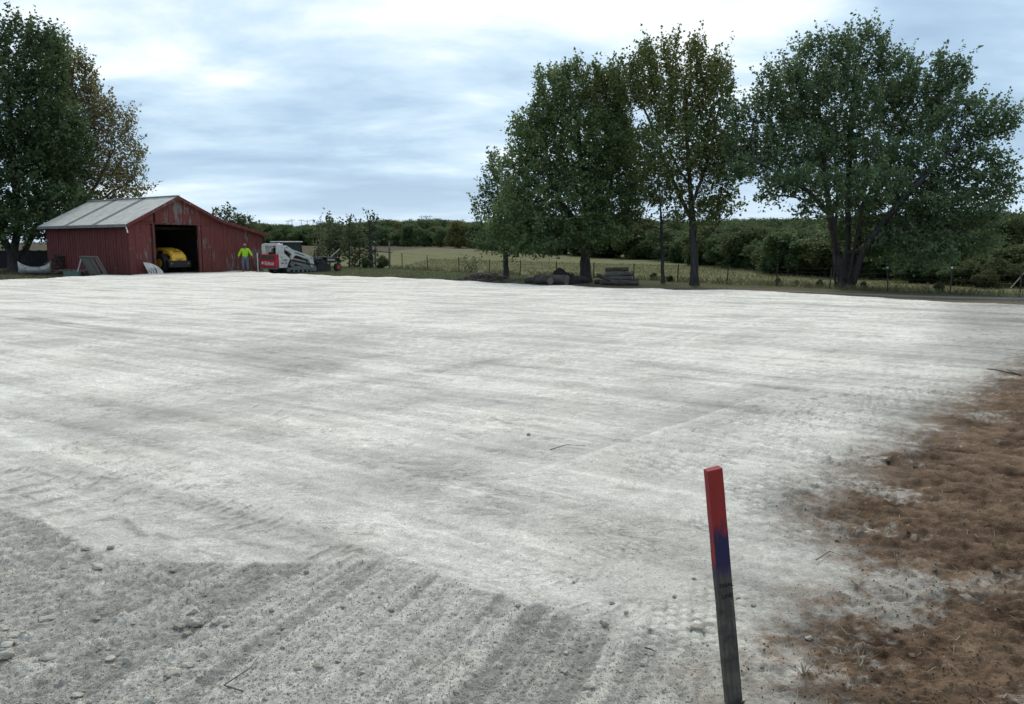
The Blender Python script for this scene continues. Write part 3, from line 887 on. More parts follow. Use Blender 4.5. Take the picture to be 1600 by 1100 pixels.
w_b1 = where_px(1070, 130, 40.5, 80, .6); w_b2 = where_px(1115, 270, 40.5, 45, .6)
stats.append(make_tree('maple_tree', 'tall upright maple with thin yellowing top, right of the log pile', 40.5, (1085, 446),
    [[(1085,446),(1085,400),(1082,340),(1075,250),(1070,140)], [(1084,385),(1110,365),(1125,345,-1)], [(1082,345),(1050,280,1),(1015,190,1)], [(1080,320),(1110,240,-1),(1125,160,-1)], [(1078,290),(1040,230,-1)]],
    [(1050,98,22,40,0),(1085,98,24,38,0),(1010,130,26,60,1),(1065,160,60,60,0),(1120,150,30,62,-1),(985,140,16,42,1),(1060,235,85,55,0),(1125,250,38,60,-1),(1035,290,50,42,1),(1090,325,48,40,0),(1125,325,35,28,-1),(965,150,14,50,2)],
    7500, .20, palette((0.085, 0.118, 0.044), (0.225, 0.262, 0.105), (0.235, 0.225, 0.070), lambda p: w_b1(p) + w_b2(p)), 12, per=22, up=.9, nplume=240, plen=(.6, 1.5), bark=M_bark, slen=.85)[1:])
stats.append(make_tree('maple_tree', 'big spreading maple with many stems from one base, near the lane', 38.5, (1318, 449),
    [[(1318,449),(1314,432),(1308,400),(1296,330,0),(1288,260),(1280,170)], [(1304,448,.2),(1303,385,1),(1308,300,2),(1300,210,2)], [(1324,449,-.4),(1337,375,-1),(1350,310,-2),(1365,220,-2)], [(1321,447,.5),(1325,380,1),(1325,300,1),(1330,200,1),(1335,110,1)], [(1332,448,-.2),(1350,390,-1),(1378,350,-1),(1430,290,-2),(1490,230,-2)],
     [(1327,447,.6),(1342,360,2),(1380,280,2),(1420,180,2)], [(1310,402),(1300,340,-2),(1265,300,-2),(1215,270,-2),(1180,250,-2)], [(1296,332),(1250,310,-1),(1205,303,-1)], [(1345,392),(1400,360,-2),(1470,330,-2)]],
    [(1315,86,30,40,0),(1275,110,45,52,0),(1355,90,42,48,1),(1225,150,48,52,-1),(1185,185,35,42,-1),(1300,175,80,62,0),(1395,130,45,50,1),(1420,175,60,55,2),(1480,130,40,45,1),(1500,200,55,55,-1),(1555,195,42,35,-1),(1240,235,75,42,-1),
     (1175,265,38,32,-2),(1335,260,70,52,1),(1440,265,75,55,-1),(1530,275,55,55,-2),(1480,330,80,38,-2),(1390,330,60,45,0),(1205,308,35,14,-1),(1430,370,70,28,-2),(1540,335,28,26,-2),(1330,340,50,40,2),(1270,330,30,25,-2),(1375,385,45,22,1),(1185,225,40,45,-1),(1150,200,18,36,-1),(1160,250,26,34,-1),(1250,285,60,28,-3),(1500,375,60,30,-2),(1440,395,60,22,-3),(1300,300,45,40,-3),(1370,290,50,40,-3),(1550,300,40,40,-2)],
    11500, .36, palette((0.056, 0.094, 0.043), (0.194, 0.249, 0.123)), 13, per=27, up=.5, slen=.70, flare=.25, out=.75, nplume=420, plen=(.5, 1.3))[1:])
stats.append(make_tree('maple_tree', 'small dark tree on a thin straight trunk, leftmost of the row', 47.0, (791, 435),
    [[(791,435),(790,400),(785,350),(775,280)]],
    [(770,265,16,28,0),(775,300,30,35,0),(758,335,24,28,0),(790,340,32,45,1),(775,375,42,28,0),(745,318,14,8,0),(812,375,30,30,1)],
    2000, .15, palette(*G_dark), 14, per=15, bark=M_bark, slen=.6, nplume=60, plen=(.5, 1.1))[1:])
stats.append(make_tree('young_tree', 'thin spindly tree between the log pile and the yellowing maple', 42.5, (1036, 444),
    [[(1036,444),(1035,400),(1033,340),(1030,290)]],
    [(1030,310,28,30,0),(1020,350,34,26,0),(1050,345,28,26,0),(1035,385,34,16,0)],
    800, .09, palette((0.037, 0.053, 0.022), (0.097, 0.122, 0.050)), 15, per=9, slen=.6, kill=.45)[1:])
stats.append(make_tree('maple_tree', 'tall dark green tree at the left edge behind the canoe', 55.0, (24, 432),
    [[(24,432),(20,400),(30,350),(20,260),(15,150)], [(26,420),(45,380,1),(75,320,1),(90,220,1)], [(20,400),(-20,330),(-60,230)]],
    [(20,75,40,42,0),(-30,110,60,60,0),(70,105,36,60,0),(20,180,85,80,0),(-80,220,80,90,0),(80,220,58,80,1),(20,290,80,70,0),(-60,330,80,60,0),(90,320,55,45,0),(30,355,70,26,-1),(-90,150,50,50,0),(8,350,60,30,-2)],
    9500, .40, palette((0.039, 0.067, 0.029), (0.151, 0.196, 0.087)), 16, per=22, leaf=.185, slen=.9, nplume=260, plen=(.9, 1.9), step=.34, kill=.42, up=.7)[1:])
w_l = where_px(150, 210, 60, 95, .6)
stats.append(make_tree('maple_tree', 'tree with thinning rust tinged leaves behind the red barn', 60.0, (105, 425),
    [[(105,425),(105,370),(110,300),(115,200),(112,110)], [(106,350),(150,290),(180,230)], [(106,365),(160,310),(210,280)], [(110,310),(85,220),(75,140)]],
    [(85,110,30,45,0),(120,130,25,48,0),(130,190,45,55,0),(150,160,10,30,0),(175,200,36,40,0),(110,240,60,60,0),(185,250,42,45,0),(150,290,70,42,0),(210,288,26,22,0),(95,330,50,30,0)],
    6000, .26, palette((0.063, 0.081, 0.033), (0.178, 0.188, 0.083), (0.205, 0.153, 0.074), w_l), 17, per=18, leaf=.155, slen=.85, nplume=240, plen=(.9, 2.0), step=.34, kill=.42, up=.7, bark=M_bark_pale)[1:])
stats.append(make_tree('young_tree', 'pale green tree showing above the low end of the barn roof', 78.0, (360, 415),
    [[(360,415),(360,380),(358,345)]],
    [(350,338,20,16,0),(372,350,24,18,0),(392,362,22,14,0),(360,375,36,24,0)],
    900, .14, palette((0.054, 0.066, 0.028), (0.130, 0.138, 0.062)), 18, per=9, leaf=.28, slen=.7, step=.3, kill=.4)[1:])
# saplings by the gate behind the track loader
for k, (px, top, by, hw, Y) in enumerate([(515,330,414,15,66),(530,338,414,13,67),(546,332,415,15,65),(562,352,416,18,66),(497,352,413,10,68)]):
    lab = ['slender sapling with the tallest thin crown behind the track loader', 'slender sapling, second of the cluster behind the track loader', 'slender sapling with two pointed tops behind the grading attachment',
           'slender yellowish sapling nearest the open gateway', 'short sapling partly hidden behind the loader cab'][k]
    stats.append(make_tree('sapling', lab, Y, (px, by), [[(px,by),(px,380),(px+1,350),(px,top+14)]],
        [(px, top+18, 5, 14, 0), (px+4, top+42, hw*.7, 22, 0), (px-2, top+60, hw, 18, 0)],
        760, .06, palette((0.065, 0.082, 0.040), (0.150, 0.160, 0.080)), 30 + k, per=12, leaf=.22, slen=.65, step=.3, kill=.4, up=.9, shrink=.15, group='saplings by the gateway', flare=.2)[1:])
stats.append(make_tree('vine_tree', 'dark vine covered tree with broken top beside the gateway', 64.0, (580, 417),
    [[(580,417),(579,380),(577,350),(573,336)], [(577,352),(583,342)]],
    [(580,395,8,22,0),(579,372,12,14,0),(580,350,13,14,0),(590,368,10,14,0)],
    600, .16, palette((0.026, 0.042, 0.026), (0.07, 0.09, 0.05)), 40, per=10, leaf=.24, slen=.45, step=.3, kill=.4)[1:])

# ------------------------------------------------------------------ trees of the far side of the field
def proto(name, h, w, n, seed, pal, leaf, per=9, clear=.18, step=None, cols=None):
    rs = np.random.RandomState(seed)
    lob = []
    for k in range(12):
        a = rs.rand() * 6.28; rr = rs.rand() ** .5 * w * .32; z = h * (clear + .14 + (1 - clear - .28) * rs.rand())
        lob.append((rr * math.cos(a), rr * math.sin(a), z, w * (.2 + .12 * rs.rand()), w * (.2 + .12 * rs.rand()), h * (.12 + .1 * rs.rand())))
    att = ell_points(lob, n, rs)
    P, par = grow([[(0, 0, 0), (w * .03, 0, h * clear), (0, w * .02, h * .5)]], att, h * .032, h * .042, h * .4, rs)
    r, tips = radii(P, par, h * .0012, h * .018)
    tr = branch_mesh(P, par, r, h * .0025)
    Vx, Qx, cx = leaves(P, par, tips, 9.5, rs, per, h * .06, leaf, np.array([0, 0, h * .4]), pal, up=.4)
    me = fast_mesh(name + '_crown', Vx, Qx, cx); me.materials.append(M_leaf)
    return tr, me
P_forest = palette((0.050, 0.078, 0.034), (0.130, 0.172, 0.070))
P_olive = palette((0.060, 0.076, 0.030), (0.140, 0.155, 0.066))
P_yel = palette((0.095, 0.098, 0.032), (0.19, 0.18, 0.066))
protos = []
for k, (h, w, n, pal) in enumerate([(8, 7, 1150, P_forest), (9, 6, 1150, P_forest), (7, 7.5, 1150, P_olive), (8, 5, 1150, P_forest), (7, 6, 1150, P_yel), (3, 3.6, 800, P_forest), (3, 4, 800, P_olive)]):
    tr, me = proto('far_tree', h, w, n, 60 + k, pal, .30 if h > 4 else .16, per=9, clear=.07 if h > 4 else .02)
    t = tr.build('trunk', M_bark); tm = t.data; bpy.data.objects.remove(t)
    protos.append((h, w, tm, me))
def place_tree(name, label, cat, group, k, px, Y, top_py=None, h=None, wide=1.0, rz=None, rnd=random.Random(77)):
    x = (px - 800) / F * Y * 1.0 / 1.0
    d = ray(px, 385); x = d.x / d.y * Y
    gz = tz(x, Y)
    if h is None: h = at_y(px, top_py, Y).z - gz
    ph, pw, tm, cm = protos[k]
    root = empty(name, (x, Y, gz - .05), rnd.uniform(0, 6.28) if rz is None else rz)
    s = h / (ph * 1.0); root.scale = (s * wide, s * wide, s)
    link(bpy.data.objects.new('trunk', tm), root); link(bpy.data.objects.new('crown', cm), root)
    tag(root, label, cat, group); return root
row = [ # px, distance, top, proto, widen
 (600,250,356,1,1.3),(622,262,358,0,1.3),(642,250,352,3,1.5),(664,240,358,0,1.4),(688,225,356,1,1.4),
 (765,190,356,0,1.4),(745,200,352,3,1.3),(800,170,360,1,1.3),(835,150,358,0,1.3),(1000,96,370,2,1.2),(970,102,362,0,1.2),(1040,86,362,3,1.3),(1075,79,366,0,1.2),
 (1105,72,350,2,1.2),(1140,67,352,0,1.2),(1172,63,352,2,1.1),(1250,54,362,3,1.1),(1290,51,368,1,1.1),(1395,52,362,0,1.1),(1440,56,345,3,1.2),(1475,52,360,0,1.1)]
ORD = ['first', 'second', 'third', 'fourth', 'fifth', 'sixth', 'seventh', 'eighth', 'ninth', 'tenth', 'eleventh', 'twelfth', 'thirteenth', 'fourteenth', 'fifteenth', 'sixteenth', 'seventeenth', 'eighteenth', 'nineteenth', 'twentieth', 'twenty-first']
for i, (px, Y, top, k, wd) in enumerate(sorted(row)):
    place_tree('field_edge_tree', ORD[i] + ' tree from the gateway in the row along the far side of the field', 'tree', 'trees along the far side of the field', k, px, Y, top, wide=wd)
place_tree('field_edge_tree', 'rounded golden green tree standing out beyond the field, left of the small tree', 'tree', None, 4, 718, 205, 341, wide=1.05, rz=.4)
place_tree('field_edge_tree', 'small yellowing tree low among the dark trees beyond the field', 'tree', None, 4, 628, 285, 344, wide=.8, rz=1.4)
place_tree('field_edge_tree', 'rounded olive green bush at the back of the field, left of the many-stemmed maple', 'bush', None, 6, 1205, 57, 376, wide=.95)
place_tree('field_edge_tree', 'olive green bush at the end of the field behind the thin tree', 'bush', None, 6, 995, 92, 384, wide=1.1)
place_tree('field_edge_tree', 'tallest yellow green tree at the right edge beyond the lane', 'tree', None, 2, 1592, 46, 334, wide=.9, rz=2.0)
place_tree('field_edge_tree', 'yellow green tree leaning out beside the right edge tree', 'tree', None, 2, 1535, 45, 372, wide=.95, rz=.6)
place_tree('field_edge_tree', 'bushy olive tree half hidden under the drooping right side of the maple', 'tree', None, 2, 1500, 48, 352, wide=.9, rz=4.0)
place_tree('field_edge_tree', 'dark tree behind the trunk of the many-stemmed maple', 'tree', None, 1, 1345, 57, 350, wide=1.1)
for i, (px, Y, top, k) in enumerate([(1430,43,395,5),(1405,46,400,5),(1462,42,402,5),(1520,40,405,6),(1565,39,402,6),(1370,47,398,5),(1600,38.5,410,6),(1490,40.5,412,5),(1545,38,420,6)]):
    place_tree('thicket_bush', ['dense dark bush beyond the white capped post beside the maple', 'dense dark bush low behind the right of the many-stemmed maple', 'dense dark bush left of the second white capped post', 'olive bush just right of the second white capped post', 'olive bush two along from the second white capped post', 'dark bush nearest the many-stemmed maple', 'olive bush at the right edge beside the leaning pole', 'low dark bush behind the second white capped post', 'low olive bush close to the lane near the leaning pole'][i], 'bush', 'bushes of the right hand thicket', k, px, Y, top, wide=1.15)
make_tree('shrub', 'straggly half bare shrub growing up through the fence left of the small tree', 51.0, (735, 431), [[(735,431),(734,420),(728,408)], [(735,424),(744,412)]],
    [(724,404,11,8,0),(746,410,12,9,0),(734,417,15,9,0)], 110, .03, palette((0.07, 0.085, 0.04), (0.16, 0.17, 0.085)), 91, per=7, leaf=.13, slen=.35, step=.2, kill=.3, shrink=.05, flare=0, group='shrubs along the fence', cat='shrub')
small = [(1022,46.0,424,5,'knee high weed clump beside the thin spindly tree'),(1048,44.0,428,5,'small leafy clump at the foot of the thin spindly tree'),
         (1218,41.6,432,6,'small weedy shrub around the fence post left of the many-stemmed maple'),(1247,41.0,436,6,'low weed clump just left of the many-stemmed maple'),(1283,39.5,434,5,'dark low bush against the base of the many-stemmed maple'),
         (1352,38.6,438,6,'pale low shrub right of the many-stemmed maple base'),(1472,35.6,438,6,'small pointed weed by the fence post near the lane'),(598,62,398,6,'pale bushy shrub by the gate post'),(573,63,400,5,'dark shrub at the foot of the vine covered tree')]
hrn = random.Random(6)
for i in range(34):
    px = 760 + i * 18 + hrn.uniform(-6, 6); ye = np.interp(px, [760, 800, 850, 900, 950, 1000, 1060, 1130, 1200, 1250, 1300, 1400], [171, 151, 132, 115, 102, 93, 80, 67, 58, 52, 49, 46])
    place_tree('hedge_bush', 'low rounded bush in the unbroken line along the back of the dry field', 'bush', 'bushes along the back of the field', hrn.choice((5, 5, 5, 6, 0)), px, ye * 1.02, None, h=hrn.uniform(1.9, 3.2) * (1 if ye < 90 else 1.5), wide=1.3)
for i, (px, Y, top, k) in enumerate(sorted([(1340,52,372,3),(1368,50,366,0),(1412,49,372,1),(1450,48,366,3),(1380,58,350,1),(1425,60,346,0),(1480,56,342,3),(1520,58,338,1),(1560,52,350,0),(1600,57,336,3),(1575,46,362,2),(1515,43,382,2),(1560,41.5,385,2),(1605,41,380,2)])):
    place_tree('thicket_tree', ORD[i] + ' tree from the many-stemmed maple in the thicket behind the lane', 'tree', 'trees of the right hand thicket', k, px, Y, top, wide=1.2)
for (px, Y, top, k, lab) in small:
    place_tree('shrub', lab, 'shrub', 'shrubs along the fence', k, px, Y, top, wide=.75)

# far-off wooded ridge, one mass
def instancer(name, pts, scl, rot, objs, which):
    me = bpy.data.meshes.new(name); me.vertices.add(len(pts)); me.vertices.foreach_set('co', np.asarray(pts, np.float32).ravel())
    a = me.attributes.new('scl', 'FLOAT_VECTOR', 'POINT'); a.data.foreach_set('vector', np.asarray(scl, np.float32).ravel())
    a = me.attributes.new('rot', 'FLOAT_VECTOR', 'POINT'); a.data.foreach_set('vector', np.asarray(rot, np.float32).ravel())
    a = me.attributes.new('kind_index', 'INT', 'POINT'); a.data.foreach_set('value', np.asarray(which, np.int32))
    o = link(bpy.data.objects.new(name, me))
    ng = bpy.data.node_groups.new(name + '_scatter', 'GeometryNodeTree')
    ng.interface.new_socket('Geometry', in_out='INPUT', socket_type='NodeSocketGeometry')
    ng.interface.new_socket('Geometry', in_out='OUTPUT', socket_type='NodeSocketGeometry')
    gi = ng.nodes.new('NodeGroupInput'); go = ng.nodes.new('NodeGroupOutput')
    def na(nm, ty):
        n = ng.nodes.new('GeometryNodeInputNamedAttribute'); n.data_type = ty; n.inputs['Name'].default_value = nm; return n.outputs[0]
    join = ng.nodes.new('GeometryNodeJoinGeometry')
    sc_, ro_, wh = na('scl', 'FLOAT_VECTOR'), na('rot', 'FLOAT_VECTOR'), na('kind_index', 'INT')
    for i, mesh_o in enumerate(objs):
        inf = ng.nodes.new('GeometryNodeObjectInfo'); inf.inputs['Object'].default_value = mesh_o; inf.inputs['As Instance'].default_value = True
        cmp_ = ng.nodes.new('FunctionNodeCompare'); cmp_.data_type = 'INT'; cmp_.operation = 'EQUAL'
        ng.links.new(wh, [s for s in cmp_.inputs if s.type == 'INT'][0]); [s for s in cmp_.inputs if s.type == 'INT'][1].default_value = i
        iop = ng.nodes.new('GeometryNodeInstanceOnPoints')
        ng.links.new(gi.outputs[0], iop.inputs['Points']); ng.links.new(cmp_.outputs[0], iop.inputs['Selection'])
        ng.links.new(inf.outputs['Geometry'], iop.inputs['Instance']); ng.links.new(sc_, iop.inputs['Scale'])
        e2r = ng.nodes.new('FunctionNodeEulerToRotation'); ng.links.new(ro_, e2r.inputs[0]); ng.links.new(e2r.outputs[0], iop.inputs['Rotation'])
        ng.links.new(iop.outputs[0], join.inputs[0])
    ng.links.new(join.outputs[0], go.inputs[0])
    md = o.modifiers.new('scatter', 'NODES'); md.node_group = ng
    return o
# crowns the far wood is made of lie as real trees inside the wood
rs = np.random.RandomState(9)
edge_px = np.array([300, 450, 620, 700, 800, 900, 1000, 1100, 1250, 1400, 1600, 1900]); edge_Y = np.array([300, 290, 262, 215, 160, 120, 97, 78, 57, 54, 53, 55])
src = []
for k in range(4):
    ph, pw, tm, cm = protos[k]
    src.append((ph, cm))
fp, fsz, frt, fwh = [], [], [], []
for i in range(2300):
    px = rs.uniform(250, 1950)
    Ye = np.interp(px, edge_px, edge_Y)
    u = rs.rand()
    Y = Ye * 1.06 + (560 - Ye) * u ** 1.3
    d = ray(px, 385); x = d.x / d.y * Y
    gz = tz(x, Y)
    tgt = np.interp(px, [250, 420, 470, 520, 600, 690, 760, 900, 1100, 1300, 1500, 1900], [348, 350, 352, 350, 345, 345, 349, 347, 345, 342, 334, 332])
    full = (385 - tgt) * Y / F + CAM_H - gz
    h = full * rs.uniform(.62, 1.0) if u > .12 else full * rs.uniform(.35, .8)
    h = min(h, 17.0); h = max(h, 2.5)
    k = rs.choice(4, p=[.34, .3, .13, .23])
    s = h / src[k][0]
    w = s * rs.uniform(.95, 1.35)
    fp.append((x, Y, gz - .1)); fsz.append((w, w, s)); frt.append((0, 0, rs.uniform(0, 6.28))); fwh.append(k)
holders = []
for k in range(4):
    # the first crown of each kind stands in the wood itself
    j = [i for i, w_ in enumerate(fwh) if w_ == k][0]
    o = link(bpy.data.objects.new('forest_crown', src[k][1])); o.location = fp[j]; o.scale = fsz[j]
    o['kind'] = 'stuff'; o['label'] = 'crown in the dense wooded ridge on the horizon'; o['category'] = 'forest'
    holders.append(o)
ob_src = []
forest = instancer('forest', fp, fsz, frt, holders, fwh)
for h_ in holders:
    h_.parent = forest; del h_['label']; del h_['category']
tag(forest, 'dense dark wooded ridge filling the horizon behind the field', 'forest', kind='stuff')

# ------------------------------------------------------------------ grass
M_grass = leaf_material('grass_blades', .2)
def blades(name, n, sampler, hmin, hmax, wid, ca, cb, seed, label, cat='grass', lean=.35):
    rs = np.random.RandomState(seed)
    x, y = sampler(rs, n); z = terrain_z(x, y)
    h = hmin + (hmax - hmin) * rs.rand(len(x)) ** 1.5
    a = rs.rand(len(x)) * 6.28; dx = np.cos(a) * wid; dy = np.sin(a) * wid
    lx = rs.randn(len(x)) * lean * h; ly = rs.randn(len(x)) * lean * h
    b = np.stack([x, y, z - .02], -1)
    p0 = b + np.stack([dx, dy, 0 * x], -1); p1 = b - np.stack([dx, dy, 0 * x], -1)
    p2 = b + np.stack([lx * .4 + dx * .6, ly * .4 + dy * .6, h * .6], -1); p3 = b + np.stack([lx, ly, h], -1)
    Vx = np.stack([p0, p1, p3, p2], 1).reshape(-1, 3); Qx = np.arange(len(Vx)).reshape(-1, 4)
    t = np.clip(.5 + .5 * fbm(x / 2.0, y / 2.0, 3, seed) + .35 * rs.randn(len(x)), 0, 1)[:, None]
    col = np.array(ca) * (1 - t) + np.array(cb) * t
    me = fast_mesh(name, Vx, Qx, np.repeat(col, 4, 0)); me.materials.append(M_grass)
    return tag(link(bpy.data.objects.new(name, me)), label, cat, kind='stuff')
def along_fence(lo, hi, x0=-9.5, x1=30):
    def f(rs, n):
        x = rs.uniform(x0, x1, n); off = rs.uniform(lo, hi, n); y = 53.2 - 1.01 * x + off * 1.42
        k = fbm(x / 1.5, y / 1.5, 3, 4) > -.28
        return x[k], y[k]
    return f
blades('tall_grass', 7000, along_fence(-.35, .35), .10, .38, .009, (0.085, 0.085, 0.040), (0.205, 0.185, 0.105), 301, 'tall weedy grass growing along the wire fence')
blades('field_grass', 26000, along_fence(.4, 22), .08, .26, .016, (0.120, 0.116, 0.054), (0.215, 0.200, 0.100), 302, 'dry olive grass of the field beyond the fence')
def lawn_pts(rs, n):
    x = rs.uniform(-15, 1, n); y = rs.uniform(38, 62, n)
    k = (pad_d(x, y) < -.9) & (fence_s(x, y) < .2)
    return x[k], y[k]
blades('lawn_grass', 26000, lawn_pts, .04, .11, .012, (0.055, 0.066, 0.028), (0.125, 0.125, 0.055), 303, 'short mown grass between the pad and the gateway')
def verge_pts(rs, n):
    x = rs.uniform(2, 34, n); y = rs.uniform(16, 50, n)
    k = (pad_d(x, y) < -.6) & (fence_s(x, y) < -.2) & (fbm(x / 1.2, y / 1.2, 3, 8) > .05) & ((pad_d(x, y) < -5.5) | (x > 15))
    lp = np.array([(p.x, p.y) for p in lane_pts]); dd = np.abs(np.interp(x, lp[:, 0], lp[:, 1]) - y)
    k &= dd > 1.3
    return x[k], y[k]
blades('verge_grass', 15000, verge_pts, .03, .10, .012, (0.06, 0.066, 0.03), (0.15, 0.135, 0.07), 304, 'patchy short grass on both sides of the lane')
def left_pts(rs, n):
    x = rs.uniform(-40, -22, n); y = rs.uniform(36, 58, n)
    k = (pad_d(x, y) < -.4) & (fbm(x / 1.2, y / 1.2, 3, 18) > -.1)
    return x[k], y[k]
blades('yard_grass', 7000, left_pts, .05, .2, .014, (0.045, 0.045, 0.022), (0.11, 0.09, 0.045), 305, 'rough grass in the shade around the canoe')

# ------------------------------------------------------------------ wire fence on steel posts
M_post = simple('rusty_post', (0.045, 0.038, 0.032), (0.09, 0.06, 0.045), 8, .85, 80, .2)
M_white = simple('white_paint', (0.74, 0.74, 0.72), (0.6, 0.6, 0.58), 6, .6, 60, .1)
M_wire = simple('wire', (0.16, 0.155, 0.15), (0.10, 0.08, 0.07), 20, .6, 50, 0, metal=.6)
M_wood_grey = simple('weathered_wood', (0.21, 0.185, 0.165), (0.11, 0.095, 0.085), 4, .9, 40, .5, .006, stretch=(6, 6, .8))
fence_px = [(628,393),(668,397),(717,402),(765,406),(813,408),(869,411),(928,412),(991,411.5),(1060,413),(1138,414.5),(1216,416),(1300,417),(1391,417),(1490,417),(1600,418),(1730,418)]
frnd = random.Random(3)
def on_fence(px):
    d = ray(px, 385); k = d.x / d.y; Yf = 53.2 / (1 + 1.01 * k)
    return k * Yf, Yf
prev_p = None
nth = ['first', 'second', 'third', 'fourth', 'fifth', 'sixth', 'seventh', 'eighth', 'ninth', 'tenth', 'eleventh', 'twelfth', 'thirteenth', 'fourteenth', 'fifteenth', 'sixteenth']
posts = []
for i, (px, top) in enumerate(fence_px):
    x, y = on_fence(px); z = tz(x, y)
    h = max(.95, at_y(px, top, y).z - z)
    root = empty('fence_post', (x, y, z), frnd.uniform(-.3, .3))
    root.rotation_euler[0] = frnd.uniform(-.03, .03); root.rotation_euler[1] = frnd.uniform(-.05, .05)
    m = MB(); m.box(-.030, .030, -.006, .006, -.1, h); m.box(-.006, .006, .006, .036, -.1, h)
    m.build('shaft', M_post, root)
    if i in (0, 1, 12, 13): MB().box(-.032, .032, -.009, .038, h - .07, h + .005).build('white_cap', M_white, root)
    tag(root, 'thin steel fence post, %s from the wooden gate post' % nth[i], 'fence post', 'steel posts of the wire fence')
    posts.append((Vector((x, y, z)), h))
for w_i, fr in enumerate((.3, .52, .74, .93)):
    m = MB()
    for a, b in zip(posts[:-1], posts[1:]):
        p0 = a[0] + Vector((0, 0, a[1] * fr)); p1 = b[0] + Vector((0, 0, b[1] * fr))
        m.tube([p0, (p0 + p1) / 2 - Vector((0, 0, .03)), p1], .0035, 3, False)
    o = m.build('fence_wire', M_wire)
    tag(o, ['lowest', 'second lowest', 'second highest', 'topmost'][w_i] + ' wire strung along the steel fence posts', 'wire', 'wires of the fence')
# wooden gate posts with a rail
gx, gy = on_fence(608); gz_ = tz(gx, gy)
g = empty('gate_frame', (gx, gy, gz_))
MB().tube([(0, 0, -.2), (.02, 0, 1.1), (0, .02, 2.15)], [.085, .08, .07], 8).build('post', M_wood_grey, g, smooth=False)
g2x, g2y = on_fence(586); v = Vector((g2x - gx, g2y - gy, tz(g2x, g2y) - gz_))
MB().tube([v + Vector((0, 0, -.2)), v + Vector((.02, 0, 1.6))], [.08, .07], 8).build('post', M_wood_grey, g)
MB().tube([Vector((.25, -.2, 1.22)), v * .5 + Vector((0, 0, 1.28)), v + Vector((0, 0, 1.3))], .05, 7).build('rail', M_wood_grey, g)
MB().tube([Vector((0, 0, .25)), v * .5 + Vector((0, 0, .7)), v + Vector((0, 0, 1.2))], .012, 4).build('brace_wire', M_wire, g)
tag(g, 'weathered wooden gate posts joined by a rail at the field corner', 'gate frame')
p = at_y(1592, 438, 35.5)
o = MB().tube([p + Vector((-.35, 0, -.36)), p + Vector((.4, .1, .5))], [.025, .018], 6).build('leaning_pole', simple('pale_pole', (.42, .38, .32), (.3, .27, .23), 5))
tag(o, 'bare pale pole leaning in the thicket at the right edge', 'pole')

# ------------------------------------------------------------------ far power poles on the ridge
M_pole = simple('pole_wood', (0.10, 0.10, 0.11), (0.13, 0.13, 0.14), 2, .9, 5, 0)
def power_pole(px, top, Y, label, h_frame=False):
    t = at_y(px, top, Y); z = tz(t.x, Y)
    root = empty('power_pole', (t.x, Y, z)); h = t.z - z; r = .24
    xs = (-1.9, 1.9) if h_frame else (0,)
    for x in xs: MB().tube([(x, 0, 0), (x, 0, h)], [r, r * .8], 6).build('pole', M_pole, root)
    MB().box(-4.2 if h_frame else -2.4, 4.2 if h_frame else 2.4, -.2, .2, h * .93 - .14, h * .93 + .14).build('crossarm', M_pole, root)
    for x in ((-3.6, 0, 3.6) if h_frame else (-2, 2)): MB().tube([(x, 0, h * .93 + .25), (x, 0, h * .93 + .9)], .16, 5).build('insulator', M_pole, root)
    tag(root, label, 'power pole', 'power poles on the ridge')
pp = [(450,343.5),(456,341.5),(470.5,342),(480,343),(489,341.5),(494.5,345.5),(500.5,343)]
for i, (px, top) in enumerate(pp):
    power_pole(px, top, 720, 'far power pole above the wooded ridge, %s from the barn' % nth[i])
power_pole(662, 336, 720, 'far power pole with long crossarm above the trees beyond the field, the left of two', True)
power_pole(668.5, 335.5, 740, 'far power pole with long crossarm above the trees beyond the field, the right of two', True)
power_pole(1264.5, 316, 420, 'lone power pole showing between the two large maples')

# ================================================================== red barn
def red_material(name='peeling_red_paint', lo=.988):
    m, nt, p = new_mat(name)
    v = pos(nt, (2.2, 2.2, .42)); w = pos(nt, (.35, .35, .3)); fine_ = pos(nt, (14, 14, 3))
    n1 = noise_node(nt, v, 3.2, 8, .68, .4); n2 = noise_node(nt, w, 1.6, 3, .5); n3 = noise_node(nt, fine_, 3, 6, .65)
    mth = N(nt, 'ShaderNodeMath', operation='MULTIPLY_ADD'); nt.links.new(n2, mth.inputs[0]); mth.inputs[1].default_value = .55; nt.links.new(n1, mth.inputs[2])
    mth2 = N(nt, 'ShaderNodeMath', operation='MULTIPLY_ADD'); nt.links.new(n3, mth2.inputs[0]); mth2.inputs[1].default_value = .22; nt.links.new(mth.outputs[0], mth2.inputs[2])
    peel = ramp(nt, mth2.outputs[0], [(lo, 0), (lo + .03, 1)])
    red = mixc(nt, n3, (0.132, 0.036, 0.033), (0.195, 0.062, 0.055))
    red = mixc(nt, ramp(nt, n1, [(.35, 0), (.7, 1)]), red, (0.105, 0.028, 0.026))
    wood = mixc(nt, n3, (0.09, 0.08, 0.078), (0.235, 0.22, 0.21))
    nt.links.new(mixc(nt, peel, red, wood), p.inputs['Base Color'])
    p.inputs['Roughness'].default_value = .8; p.inputs['Specular IOR Level'].default_value = .2
    bump(nt, p, n3, .5, .006)
    return m
M_red = red_material()
M_red_side = red_material('red_paint_side', 1.05)
M_roof = simple('galvanised_roof', (0.66, 0.615, 0.54), (0.50, 0.465, 0.41), 2.2, .55, 3, .1, .01, metal=.15, stretch=(1, 1, 2))
M_seam = simple('dark_roof_strip', (0.15, 0.14, 0.13), (0.22, 0.205, 0.19), 3, .7, 10, .1)
M_trim = simple('dull_trim', (0.16, 0.145, 0.14), (0.24, 0.22, 0.21), 3, .8, 20, .2)
M_dark = simple('old_inner_wood', (0.06, 0.05, 0.045), (0.035, 0.03, 0.027), 3, .95, 20, .3)
